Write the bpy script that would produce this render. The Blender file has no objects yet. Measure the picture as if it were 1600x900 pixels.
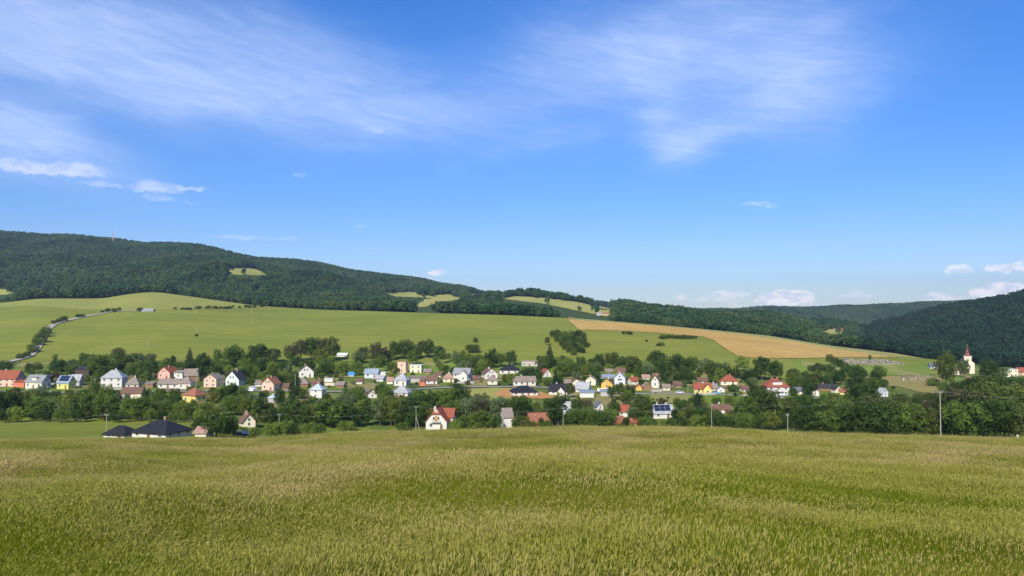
import bpy, math, random
import numpy as np
from mathutils import Vector

random.seed(7)
RNG = np.random.default_rng(7)
SC = bpy.context.scene
COL = SC.collection
R = math.radians

# ------------------------------------------------------------------ camera
F = 1186.0                     # focal length in pixels of the 1600 wide photograph
PITCH = math.atan(40.0 / F)    # camera tilted slightly up, level horizon at row 490
cam_data = bpy.data.cameras.new('camera')
cam = bpy.data.objects.new('camera', cam_data)
COL.objects.link(cam)
cam.location = (0, 0, 0)
cam.rotation_euler = (math.pi / 2 + PITCH, 0, 0)
cam_data.sensor_width = 36.0
cam_data.lens = 36.0 * F / 1600.0
cam_data.clip_start = 0.1
cam_data.clip_end = 60000
SC.camera = cam
EYE = 2.5                      # eye height over the meadow

# ------------------------------------------------------------------ light
SUN_EL, SUN_AZ = R(36), R(196)          # azimuth clockwise from +Y: behind the camera, a little to the left
sv = Vector((math.sin(SUN_AZ) * math.cos(SUN_EL), math.cos(SUN_AZ) * math.cos(SUN_EL), math.sin(SUN_EL)))
sl = bpy.data.lights.new('sun', 'SUN')
sl.energy = 4.8
sl.angle = R(0.5)
sl.color = (1.0, 0.93, 0.80)
sun = bpy.data.objects.new('sun', sl)
COL.objects.link(sun)
sun.rotation_euler = sv.to_track_quat('Z', 'Y').to_euler()
sun.location = (0, -50, 80)

SC.view_settings.view_transform = 'Standard'
SC.view_settings.look = 'None'
SC.view_settings.gamma = 1.0
SC.view_settings.exposure = 0.35
SC.view_settings.use_curve_mapping = False
SC.cycles.use_denoising = True
SC.cycles.max_bounces = 6
SC.cycles.diffuse_bounces = 3
SC.cycles.transmission_bounces = 3
SC.cycles.volume_bounces = 0
SC.cycles.use_adaptive_sampling = True
SC.cycles.adaptive_threshold = 0.02


class E:
    """tiny expression builder over shader math nodes"""
    nt = None

    def __init__(self, s):
        self.s = s

    @staticmethod
    def op(o, a, b=None, c=None, clamp=False):
        n = E.nt.nodes.new('ShaderNodeMath')
        n.operation = o
        n.use_clamp = clamp
        for k, v in enumerate((a, b, c)):
            if v is None:
                continue
            if isinstance(v, E):
                E.nt.links.new(v.s, n.inputs[k])
            else:
                n.inputs[k].default_value = v
        return E(n.outputs[0])

    def __add__(s, o): return E.op('ADD', s, o)
    __radd__ = __add__
    def __sub__(s, o): return E.op('SUBTRACT', s, o)
    def __rsub__(s, o): return E.op('SUBTRACT', o, s)
    def __mul__(s, o): return E.op('MULTIPLY', s, o)
    __rmul__ = __mul__
    def __truediv__(s, o): return E.op('DIVIDE', s, o)
    def __pow__(s, o): return E.op('POWER', s, o)
    def clamp(s): return E.op('ADD', s, 0.0, clamp=True)


def ramp(e, a, b):
    """smoothstep of e between a and b"""
    n = E.nt.nodes.new('ShaderNodeMapRange')
    n.interpolation_type = 'SMOOTHSTEP'
    n.inputs['From Min'].default_value = a
    n.inputs['From Max'].default_value = b
    E.nt.links.new(e.s, n.inputs['Value'])
    return E(n.outputs[0])


def vec(x, y, z):
    n = E.nt.nodes.new('ShaderNodeCombineXYZ')
    for k, v in enumerate((x, y, z)):
        if isinstance(v, E):
            E.nt.links.new(v.s, n.inputs[k])
        else:
            n.inputs[k].default_value = v
    return n.outputs[0]


def noise(v, scale, detail=4, rough=0.5, dist=0.0, dims='3D'):
    n = E.nt.nodes.new('ShaderNodeTexNoise')
    n.noise_dimensions = dims
    n.inputs['Scale'].default_value = scale
    n.inputs['Detail'].default_value = detail
    n.inputs['Roughness'].default_value = rough
    n.inputs['Distortion'].default_value = dist
    if v is not None:
        E.nt.links.new(v, n.inputs['Vector'])
    return E(n.outputs[0])


def mixc(f, a, b, mode='MIX'):
    n = E.nt.nodes.new('ShaderNodeMix')
    n.data_type = 'RGBA'
    n.blend_type = mode
    for k, v in ((0, f), (6, a), (7, b)):
        if isinstance(v, E):
            E.nt.links.new(v.s, n.inputs[k])
        elif isinstance(v, (int, float)):
            n.inputs[k].default_value = v
        elif isinstance(v, tuple):
            n.inputs[k].default_value = (*v, 1) if len(v) == 3 else v
        else:
            E.nt.links.new(v, n.inputs[k])
    return n.outputs[2]


# ------------------------------------------------------------------ sky
def build_world():
    w = bpy.data.worlds.new('World')
    SC.world = w
    w.use_nodes = True
    nt = w.node_tree
    E.nt = nt
    nt.nodes.clear()
    out = nt.nodes.new('ShaderNodeOutputWorld')
    bg = nt.nodes.new('ShaderNodeBackground')
    bg.inputs['Strength'].default_value = 0.10
    nt.links.new(bg.outputs[0], out.inputs[0])
    sky = nt.nodes.new('ShaderNodeTexSky')
    sky.sky_type = 'NISHITA'
    sky.sun_disc = False
    sky.sun_elevation = SUN_EL
    sky.sun_rotation = SUN_AZ
    sky.altitude = 300
    sky.air_density = 1.0
    sky.dust_density = 0.3
    sky.ozone_density = 3.0
    hs = nt.nodes.new('ShaderNodeHueSaturation')
    hs.inputs['Hue'].default_value = 0.510
    hs.inputs['Saturation'].default_value = 1.30
    hs.inputs['Value'].default_value = 1.16
    nt.links.new(sky.outputs[0], hs.inputs['Color'])
    tc = nt.nodes.new('ShaderNodeTexCoord')
    sp = nt.nodes.new('ShaderNodeSeparateXYZ')
    nt.links.new(tc.outputs['Generated'], sp.inputs[0])
    dx, dy, dz = E(sp.outputs[0]), E(sp.outputs[1]), E(sp.outputs[2])
    az = E.op('ARCTAN2', dx, dy) * (180 / math.pi)            # degrees right of north
    el = E.op('ARCSINE', dz) * (180 / math.pi)                # degrees up
    # coordinates on the cloud sheet high above: real perspective foreshortening
    zc = E.op('MAXIMUM', dz, 0.02) + 0.03
    sheet = vec(dx / zc, dy / zc, 0.0)

    def px(x, y):     # photo pixel -> (azimuth, elevation) in degrees
        u, v = (x - 800) / F, (450 - y) / F
        d = Vector((u, math.cos(PITCH) - v * math.sin(PITCH), math.sin(PITCH) + v * math.cos(PITCH))).normalized()
        return math.degrees(math.atan2(d.x, d.y)), math.degrees(math.asin(d.z))

    # clear dry air: deep azure overhead, periwinkle towards the horizon, the same all round
    tint = mixc(ramp(el, 0.0, 24.0), (0.66, 0.72, 0.96), (0.64, 0.97, 1.18))
    skyc = mixc(1.0, hs.outputs[0], tint, 'MULTIPLY')
    K = 0.0483        # degrees per photo pixel near the middle
    wob = vec(az * 0.05, el * 0.11, 0.0)
    n1 = noise(wob, 2.2, 5, 0.55, 0.6) - 0.5
    n2 = noise(vec(az * 0.05 + 7.3, el * 0.11, 2.0), 2.2, 5, 0.55, 0.6) - 0.5
    azw = az + n1 * 5.0
    elw = el + n2 * 3.2
    fine = noise(vec(az * 0.05 + el * 0.04, el * 0.20 - az * 0.03, 1.0), 1.5, 4, 0.46, 0.7)
    fineB = noise(vec(az * 0.10 - el * 0.04, el * 0.62 + az * 0.12, 5.0), 2.0, 7, 0.62, 0.9)

    def blob(x, y, w_, h_, tilt=0, A=1.0, warp=1.0, p=1.0):
        a0, e0 = px(x, y)
        ct, st = math.cos(R(tilt)), math.sin(R(tilt))
        X, Y = (azw if warp else az) - a0, (elw if warp else el) - e0
        u = (X * ct + Y * st) * (1.0 / (w_ * K))
        v = (Y * ct - X * st) * (1.0 / (h_ * K))
        q = u * u + v * v
        return E.op('EXPONENT', q * -1.0) * A

    # wide cirrus veils
    cir = (blob(150, 95, 330, 62, -8, 1.0) + blob(60, 20, 260, 70, 0, 0.55) + blob(300, 140, 150, 20, -4, 0.45)
           + blob(520, 110, 240, 55, -14, 0.62) + blob(600, 180, 260, 40, -4, 0.35)
           + blob(1090, 85, 230, 90, 0, 0.72) + blob(920, 105, 170, 60, 10, 0.60) + blob(1235, 110, 95, 110, 30, 0.55)
           + blob(1090, 228, 62, 20, 16, 0.95) + blob(1040, 180, 40, 60, 30, 0.55) + blob(1180, 180, 130, 30, 8, 0.35)
           + blob(40, 225, 130, 38, -14, 0.95) + blob(20, 190, 90, 30, -10, 0.5) + blob(850, 225, 120, 10, 12, 0.18))
    cirm = (cir * (0.68 + 0.34 * ramp(fine, 0.25, 0.75) + 0.04 * ramp(fineB, 0.3, 0.7))).clamp()
    # the same thin veils elsewhere overhead, out of the picture
    veil = ramp(noise(sheet, 0.55, 5, 0.55, 1.2), 0.52, 0.80) * ramp(el, 28, 44) * 0.5

    # small low clouds: crisp and puffy
    pf = noise(vec(az * 0.9, el * 1.1, 3.0), 1.6, 6, 0.66) - 0.5
    pf2 = noise(vec(az * 0.9, el * 1.1, 9.0), 1.6, 6, 0.66) - 0.5
    azp, elp = az + pf * 1.3, el + pf2 * 0.9

    def puff(x, y, w_, h_, A=1.0, flat=1.0, tilt=0.0, edge=0.45):
        a0, e0 = px(x, y)
        X, Y = azp - a0, elp - e0
        Y = Y - X * math.tan(R(tilt))
        u = X * (1.0 / (w_ * K))
        vu = E.op('MAXIMUM', Y, 0.0) * (1.0 / (h_ * K))
        vd = E.op('MINIMUM', Y, 0.0) * (1.0 / (h_ * K * 0.45 * flat))
        q = 1.0 - (u * u + vu * vu + vd * vd)
        return ramp(q, 0.0, edge) * A
    pl = [(1228, 470, 40, 15, .95), (1278, 479, 18, 6, .55), (1140, 461, 24, 7, .6), (1120, 470, 40, 7, .40), (1065, 467, 12, 5, .5),
          (1566, 460, 34, 15, .95), (1548, 455, 12, 10, .8), (1576, 421, 26, 8, .75), (1500, 423, 16, 8, .65), (1335, 463, 26, 7, .5),
          (1466, 468, 20, 9, .65), (1500, 470, 20, 6, .45), (1345, 457, 12, 5, .55), (1180, 479, 50, 7, .30), (683, 426, 13, 5, .7), (657, 437, 16, 6, .7),
          (244, 296, 42, 14, .85), (290, 295, 40, 5, .75), (160, 290, 30, 6, .55), (245, 310, 26, 8, .45), (293, 318, 9, 5, .4),
          (70, 267, 92, 13, .95), (10, 258, 55, 12, .7), (120, 262, 42, 9, .8), (380, 372, 62, 5, .45), (430, 374, 50, 4, .3), (1178, 319, 24, 6, .45), (1202, 323, 12, 7, .5),
          (468, 275, 14, 6, .3), (585, 203, 20, 7, .35), (562, 353, 14, 3, .3), (585, 389, 28, 3, .25)]
    pm = None
    for t in pl:
        g_ = 1.2 if t[1] > 400 else 1.0       # far cumulus, crisper and fuller
        b = puff(t[0], t[1], t[2] * g_, t[3] * g_, t[4] * (1.05 if g_ > 1 else .42), edge=0.9 if t[4] < .6 else (0.4 if g_ > 1 else 1.0))
        pm = b if pm is None else E.op('MAXIMUM', pm, b)
    # grey-lilac undersides come from the thick middles of the puffs
    col_c = mixc(ramp(fineB, 0.35, 0.7), (4.6, 5.9, 9.0), (6.0, 7.0, 9.6))
    hi = mixc((cirm * 0.60 + veil).clamp(), skyc, col_c)
    shade = ramp(noise(vec(az * 0.6, el * 1.3, 6.0), 1.8, 4, 0.55), 0.38, 0.58)
    pc = mixc(shade, (7.6, 7.8, 9.2), (11.5, 10.7, 10.4))
    fin = mixc((pm * 0.85).clamp(), hi, pc)
    nt.links.new(fin, bg.inputs['Color'])
    try:
        w.cycles.sampling_method = 'MANUAL'
        w.cycles.sample_map_resolution = 512
    except Exception:
        pass


build_world()

# ------------------------------------------------------------------ terrain
def slope_of_row(row):
    v = (450 - np.asarray(row, float)) / F
    return (math.sin(PITCH) + v * math.cos(PITCH)) / (math.cos(PITCH) - v * math.sin(PITCH))


def tan_of(px, row):
    u, v = (px - 800) / F, (450 - row) / F
    k = math.cos(PITCH) - v * math.sin(PITCH)
    return u / k, (math.sin(PITCH) + v * math.cos(PITCH)) / k


def project(x, y, z):
    """world -> photo pixel (used only to lay out and describe things)"""
    c, s = math.cos(PITCH), math.sin(PITCH)
    d = y * c + z * s
    up = -y * s + z * c
    return 800 + F * x / d, 450 - F * up / d


def L(pts):
    a = np.array(pts, float)
    return lambda p: np.interp(p, a[:, 0], a[:, 1])


CREST = L([(-400, 696), (0, 694), (150, 692), (300, 691), (400, 691), (440, 688), (540, 681), (700, 677), (800, 674), (900, 672),
           (1000, 672), (1100, 674), (1200, 678), (1300, 683), (1400, 686), (1500, 688), (1600, 690), (2000, 696)])
HILL_ROW = L([(-400, 500), (0, 474), (60, 467), (160, 467), (200, 460), (240, 456), (300, 464), (400, 478), (500, 484), (600, 487), (700, 490),
              (800, 493), (900, 498), (1000, 506), (1100, 515), (1200, 525), (1300, 541), (1400, 553), (1450, 562), (1520, 572), (1600, 577), (2000, 585)])
HILL_D = L([(-400, 1100), (0, 1120), (160, 1180), (240, 1240), (400, 1120), (600, 1010), (900, 900), (1100, 850), (1300, 800), (1450, 740), (1600, 720), (2000, 700)])
MID_ROW = L([(-400, 430), (0, 424), (200, 424), (400, 434), (500, 448), (600, 461), (700, 470), (800, 474), (900, 481), (945, 490), (965, 483), (1020, 484),
             (1100, 492), (1200, 499), (1250, 507), (1300, 518), (1340, 532), (1380, 524), (1440, 510), (1480, 497), (1540, 483), (1600, 469), (1700, 440), (2000, 400)])
MID_D = L([(-400, 1750), (0, 1750), (600, 1650), (900, 1600), (1000, 1500), (1200, 1500), (1340, 1600), (1400, 1450), (1600, 1400), (2000, 1400)])
FAR_ROW = L([(-400, 356), (0, 371), (100, 376), (200, 383), (300, 394), (400, 408), (500, 421), (600, 436), (700, 453), (800, 470), (850, 476),
             (870, 473), (900, 477), (950, 481), (1000, 486), (1100, 490), (1200, 489), (1250, 487), (1300, 484), (1400, 481), (1500, 478), (1600, 472), (2000, 450)])
FAR_D = L([(-400, 2700), (0, 2650), (800, 2700), (1000, 3000), (1200, 3300), (2000, 3300)])

TN = 520
T_GRID = np.linspace(-1.05, 1.05, TN)
Y_GRID = np.exp(np.linspace(math.log(3.0), math.log(9000.0), 1000))


def pchip(x, y, xi):
    h = np.diff(x)
    dl = np.diff(y) / h
    n = len(x)
    d = np.zeros(n)
    for k in range(1, n - 1):
        if dl[k - 1] * dl[k] > 0:
            w1, w2 = 2 * h[k] + h[k - 1], h[k] + 2 * h[k - 1]
            d[k] = (w1 + w2) / (w1 / dl[k - 1] + w2 / dl[k])
    d[0], d[-1] = dl[0], dl[-1]
    i = np.clip(np.searchsorted(x, xi) - 1, 0, n - 2)
    s = (xi - x[i]) / h[i]
    return ((1 + 2 * s) * (1 - s) ** 2 * y[i] + s * (1 - s) ** 2 * h[i] * d[i] + s * s * (3 - 2 * s) * y[i + 1] + s * s * (s - 1) * h[i] * d[i + 1])


def build_table():
    Z = np.zeros((TN, len(Y_GRID)))
    for i, t in enumerate(T_GRID):
        p = 800 + F * t
        cr = float(CREST(p))
        lf = float(np.interp(p, [330, 450], [1, 0]))          # open field behind the crest at the left
        rt = float(np.interp(p, [1150, 1450], [0, 1]))
        hd, hr = float(HILL_D(p)), float(HILL_ROW(p))
        md, mr = float(MID_D(p)), float(MID_ROW(p))
        fd, fr = float(FAR_D(p)), float(FAR_ROW(p))
        S = lambda r: float(slope_of_row(r))
        zc = S(cr) * 140
        k = [(3, -EYE - (-zc - EYE) / 140 * 3), (40, -EYE + (zc + EYE) * 40 / 140), (100, -EYE + (zc + EYE) * 100 / 140), (140, zc)]
        rows = [(205, cr + 5 * (1 - lf) - 6 * lf), (290, (669 - 13 * lf) * (1 - rt) + 671 * rt), (340, 637 * (1 - rt) + 646 * rt),
                (400, 613 + 10 * rt), (470, 591 + 12 * rt), (540, 571 + 22 * rt)]
        # slope from the village edge up to the crest of the field
        r0 = 571 + 22 * rt
        z0, z1 = S(r0) * 540, S(hr) * hd
        k += [(d, S(r) * d) for d, r in rows]
        for fq, bow in ((0.3, 0.02), (0.6, 0.035), (0.85, 0.02)):
            d = 540 + (hd - 540) * fq
            k.append((d, z0 + (z1 - z0) * (fq + bow)))
        k.append((hd, z1))
        dip = hd + 150
        zd = min(z1 - 4, S(hr + 4) * dip)
        if p > 1450:
            zd = z1
        k.append((dip, zd))
        k.append((md, S(mr) * md))
        dd = 0.5 * (md + fd)
        if p < 940:
            k.append((dd, 0.5 * (S(mr) * md + S(fr) * fd) - 6))
        else:
            k.append((dd, min(S(mr) * md, S(fr) * fd) - 45))
        k.append((fd, S(fr) * fd))
        k.append((fd + 900, S(fr) * fd - 60))
        k.append((9500, -40))
        k = np.array(k)
        Z[i] = pchip(k[:, 0], k[:, 1], Y_GRID)
    # soften across columns
    ker = np.exp(-0.5 * (np.arange(-6, 7) / 2.2) ** 2)
    ker /= ker.sum()
    Zp = np.pad(Z, ((6, 6), (0, 0)), mode='edge')
    Z = sum(ker[j] * Zp[j:j + TN] for j in range(13))
    return Z


TAB = build_table()


def zfun(x, y):
    x, y = np.asarray(x, float), np.asarray(y, float)
    ye = np.maximum(y, 3.0)
    t = np.clip(x / ye, T_GRID[0], T_GRID[-1])
    a = (t - T_GRID[0]) / (T_GRID[1] - T_GRID[0])
    b = (np.log(ye) - math.log(3.0)) / (math.log(9000.0) - math.log(3.0)) * (len(Y_GRID) - 1)
    i = np.clip(a.astype(int), 0, TN - 2)
    j = np.clip(b.astype(int), 0, len(Y_GRID) - 2)
    fa, fb = a - i, np.clip(b - j, 0, 1)
    z = (TAB[i, j] * (1 - fa) * (1 - fb) + TAB[i + 1, j] * fa * (1 - fb) + TAB[i, j + 1] * (1 - fa) * fb + TAB[i + 1, j + 1] * fa * fb)
    z = z + np.where(y < 3, np.clip(3 - y, 0, 80) * 0.12, 0)
    # small swells of the meadow, folds and gullies of the far hills
    m = np.clip((y - 6) / 20, 0, 1) * np.clip((135 - y) / 60, 0, 1)
    z = z + m * 0.28 * (np.sin(x / 9.0 + 1.3 * np.sin(y / 13.0)) + np.sin(y / 11.0 + x / 23.0))
    g = np.clip((y - 1250) / 500, 0, 1)
    g = g * np.interp(y, [2000, 2500], [1.0, 0.45])
    z = z + g * (17 * np.sin(x / 120 + 1.2 * np.sin(y / 190.0)) * np.sin(y / 230.0 + 1.0) + 7 * np.sin(x / 55.0 + y / 120.0 + np.sin(y / 90.0)) + 3 * np.sin(x / 27.0 - y / 80.0 + 2))
    return z


RUN = None


def at(px, row, ymin=150.0, ymax=7000.0):
    """first point of the ground seen under a photo pixel beyond ymin"""
    t, s = tan_of(px, row)
    ys = np.exp(np.linspace(math.log(ymin), math.log(ymax), 1500))
    dz = zfun(t * ys, ys) - s * ys
    k = np.argmax(dz >= 0)
    if dz[k] < 0:
        k = int(np.argmax(dz / ys))
        y = ys[k]
    elif k == 0:
        y = ys[0]
    else:
        y = ys[k - 1] + (ys[k] - ys[k - 1]) * (-dz[k - 1]) / (dz[k] - dz[k - 1])
    return Vector((t * y, y, float(zfun(t * y, y))))


# ------------------------------------------------------------------ mesh helpers
def obj(name, me, parent=None, loc=None):
    o = bpy.data.objects.new(name, me)
    COL.objects.link(o)
    if parent is not None:
        o.parent = parent
    if loc is not None:
        o.location = loc
    return o


def tag(o, label=None, cat=None, group=None, kind=None):
    if label: o['label'] = label
    if cat: o['category'] = cat
    if group: o['group'] = group
    if kind: o['kind'] = kind
    return o


def mesh_np(name, v, f, mats=(), mi=None, smooth=False):
    """v (n,3), f (m,k) arrays -> mesh"""
    me = bpy.data.meshes.new(name)
    v = np.asarray(v, np.float32)
    f = np.asarray(f, np.int32)
    m, k = f.shape
    me.vertices.add(len(v))
    me.vertices.foreach_set('co', v.ravel())
    me.loops.add(m * k)
    me.loops.foreach_set('vertex_index', f.ravel())
    me.polygons.add(m)
    me.polygons.foreach_set('loop_start', np.arange(m, dtype=np.int32) * k)
    for mt in mats:
        me.materials.append(mt)
    if mi is not None:
        me.polygons.foreach_set('material_index', np.asarray(mi, np.int32))
    if smooth:
        me.polygons.foreach_set('use_smooth', np.ones(m, bool))
    me.update(calc_edges=True)
    me.validate()
    return me


class MB:
    """collects boxes, prisms, tubes into one mesh"""

    def __init__(s):
        s.v, s.f = [], []

    def add(s, v, f):
        b = len(s.v)
        s.v += [tuple(p) for p in v]
        s.f += [tuple(i + b for i in q) for q in f]
        return s

    def box(s, x0, x1, y0, y1, z0, z1):
        return s.add([(x0, y0, z0), (x1, y0, z0), (x1, y1, z0), (x0, y1, z0), (x0, y0, z1), (x1, y0, z1), (x1, y1, z1), (x0, y1, z1)],
                     [(0, 3, 2, 1), (4, 5, 6, 7), (0, 1, 5, 4), (1, 2, 6, 5), (2, 3, 7, 6), (3, 0, 4, 7)])

    def prism(s, poly, axis, a, b):
        """poly in the two other axes, extruded along axis from a to b"""
        n = len(poly)
        def P(p, c):
            return {'x': (c, p[0], p[1]), 'y': (p[0], c, p[1]), 'z': (p[0], p[1], c)}[axis]
        v = [P(p, a) for p in poly] + [P(p, b) for p in poly]
        f = [tuple(range(n)), tuple(range(2 * n - 1, n - 1, -1))] + [(i, i + n, (i + 1) % n + n, (i + 1) % n) for i in range(n)]
        return s.add(v, f)

    def slab(s, quad, th):
        """thick sheet from 4 (or 3) points, thickness downwards"""
        n = len(quad)
        v = [tuple(p) for p in quad] + [(p[0], p[1], p[2] - th) for p in quad]
        f = [tuple(range(n)), tuple(range(2 * n - 1, n - 1, -1))] + [(i, i + n, (i + 1) % n + n, (i + 1) % n) for i in range(n)]
        return s.add(v, f)

    def tube(s, pts, rad, n=6):
        pts = [Vector(p) for p in pts]
        rs = rad if isinstance(rad, (list, tuple)) else [rad] * len(pts)
        v, f = [], []
        for k, p in enumerate(pts):
            d = (pts[min(k + 1, len(pts) - 1)] - pts[max(k - 1, 0)]).normalized()
            a = d.orthogonal().normalized() if abs(d.z) > 0.95 else d.cross(Vector((0, 0, 1))).normalized()
            b = d.cross(a)
            for j in range(n):
                w = 2 * math.pi * j / n
                v.append(p + (a * math.cos(w) + b * math.sin(w)) * rs[k])
        for k in range(len(pts) - 1):
            for j in range(n):
                f.append((k * n + j, k * n + (j + 1) % n, (k + 1) * n + (j + 1) % n, (k + 1) * n + j))
        f.append(tuple(range(n - 1, -1, -1)))
        f.append(tuple(range((len(pts) - 1) * n, len(pts) * n)))
        return s.add(v, f)

    def mesh(s, name, mat):
        me = bpy.data.meshes.new(name)
        me.from_pydata(s.v, [], s.f)
        me.materials.append(mat)
        me.update()
        import bmesh
        bm = bmesh.new()
        bm.from_mesh(me)
        bmesh.ops.recalc_face_normals(bm, faces=bm.faces)
        bm.to_mesh(me)
        bm.free()
        return me

    def build(s, name, mat, parent=None, loc=None):
        return obj(name, s.mesh(name, mat), parent, loc)


def empty(name, loc, rz=0.0):
    o = bpy.data.objects.new(name, None)
    COL.objects.link(o)
    o.empty_display_size = 0.5
    o.location = loc
    o.rotation_euler = (0, 0, rz)
    return o


# ------------------------------------------------------------------ materials
def new_mat(name):
    m = bpy.data.materials.new(name)
    m.use_nodes = True
    nt = m.node_tree
    E.nt = nt
    b = nt.nodes['Principled BSDF']
    return m, nt, b


def worldpos():
    g = E.nt.nodes.new('ShaderNodeNewGeometry')
    return g.outputs['Position']


def posxyz():
    s = E.nt.nodes.new('ShaderNodeSeparateXYZ')
    E.nt.links.new(worldpos(), s.inputs[0])
    return E(s.outputs[0]), E(s.outputs[1]), E(s.outputs[2])


def objcoord():
    g = E.nt.nodes.new('ShaderNodeTexCoord')
    return g.outputs['Object']


def bump(nt, b, h, strength=0.4, dist=0.1):
    n = nt.nodes.new('ShaderNodeBump')
    n.inputs['Strength'].default_value = strength
    n.inputs['Distance'].default_value = dist
    nt.links.new(h.s, n.inputs['Height'])
    nt.links.new(n.outputs[0], b.inputs['Normal'])


MATS = {}


def paint(name, c, rough=0.8, var=0.18, scale=0.8, metal=0.0, spec=0.3):
    """weathered plain surface"""
    key = (name, tuple(c))
    if key in MATS:
        return MATS[key]
    m, nt, b = new_mat(name)
    n = noise(objcoord(), scale, 5, 0.6)
    n2 = noise(objcoord(), scale * 9, 3, 0.6)
    d = tuple(x * (1 - var) for x in c)
    l = tuple(min(1, x * (1 + var * 0.6)) for x in c)
    col = mixc((ramp(n, 0.3, 0.7) * 0.75 + ramp(n2, 0.3, 0.7) * 0.25).clamp(), d, l)
    nt.links.new(col, b.inputs['Base Color'])
    b.inputs['Roughness'].default_value = rough
    b.inputs['Metallic'].default_value = metal
    b.inputs['Specular IOR Level'].default_value = spec
    MATS[key] = m
    return m


def roof_mat(c, kind='tile'):
    key = ('roof', kind, tuple(c))
    if key in MATS:
        return MATS[key]
    m, nt, b = new_mat('roof_' + kind)
    oc = objcoord()
    n = noise(oc, 0.9, 5, 0.65)
    n2 = noise(oc, 7, 3, 0.6)
    s = nt.nodes.new('ShaderNodeSeparateXYZ')
    nt.links.new(oc, s.inputs[0])
    zz, xx = E(s.outputs[2]), E(s.outputs[0])
    d, l = tuple(x * 0.68 for x in c), tuple(min(1, x * 1.2) for x in c)
    f = (ramp(n, 0.3, 0.7) * 0.6 + ramp(n2, 0.3, 0.7) * 0.4).clamp()
    if kind == 'tile':
        course = E.op('FRACT', zz * 4.0)
        f = (f - ramp(course, 0.75, 1.0) * 0.35).clamp()
    elif kind == 'sheet':
        seam = E.op('FRACT', xx * 1.8)
        f = (f - ramp(seam, 0.86, 1.0) * 0.5).clamp()
    nt.links.new(mixc(f, d, l), b.inputs['Base Color'])
    b.inputs['Roughness'].default_value = 0.75 if kind != 'sheet' else 0.45
    b.inputs['Specular IOR Level'].default_value = 0.25
    bump(nt, b, n2, 0.3, 0.04)
    MATS[key] = m
    return m


def leaf_mat(name, c, var=0.45, trans=0.28, hue=None, stand=None):
    m, nt, b = new_mat(name)
    oi = nt.nodes.new('ShaderNodeObjectInfo')
    rnd = E(oi.outputs['Random'])
    p = worldpos()
    big = noise(p, 0.22, 3, 0.5)
    sm = noise(p, 1.7, 2, 0.5)
    d = tuple(x * (1 - var) for x in c)
    l = tuple(x * (1 + var) for x in c)
    f = (ramp(big, 0.3, 0.7) * 0.35 + ramp(sm, 0.3, 0.7) * 0.25 + rnd * 0.4).clamp()
    col = mixc(f, d, l)
    if hue:
        col = mixc(ramp(E.op('FRACT', rnd * 7.31), 0.55, 1.0) * 0.75, col, hue)
    if stand:      # different kinds of trees in different parts of the wood
        st = noise(p, 0.0055, 4, 0.6, 0.8)
        st2 = noise(p, 0.013, 3, 0.6, 0.5)
        col = mixc(ramp(st, 0.42, 0.60) * 0.85, col, mixc(rnd, stand[0], stand[1]))
        col = mixc(ramp(st2, 0.56, 0.68) * 0.8, col, mixc(rnd, (0.016, 0.040, 0.020), (0.03, 0.06, 0.025)))
    nt.links.new(col, b.inputs['Base Color'])
    b.inputs['Roughness'].default_value = 0.75
    b.inputs['Specular IOR Level'].default_value = 0.10
    tr = nt.nodes.new('ShaderNodeBsdfTranslucent')
    nt.links.new(col, tr.inputs['Color'])
    mx = nt.nodes.new('ShaderNodeMixShader')
    mx.inputs[0].default_value = trans
    nt.links.new(b.outputs[0], mx.inputs[1])
    nt.links.new(tr.outputs[0], mx.inputs[2])
    nt.links.new(mx.outputs[0], nt.nodes['Material Output'].inputs[0])
    return m


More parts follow.
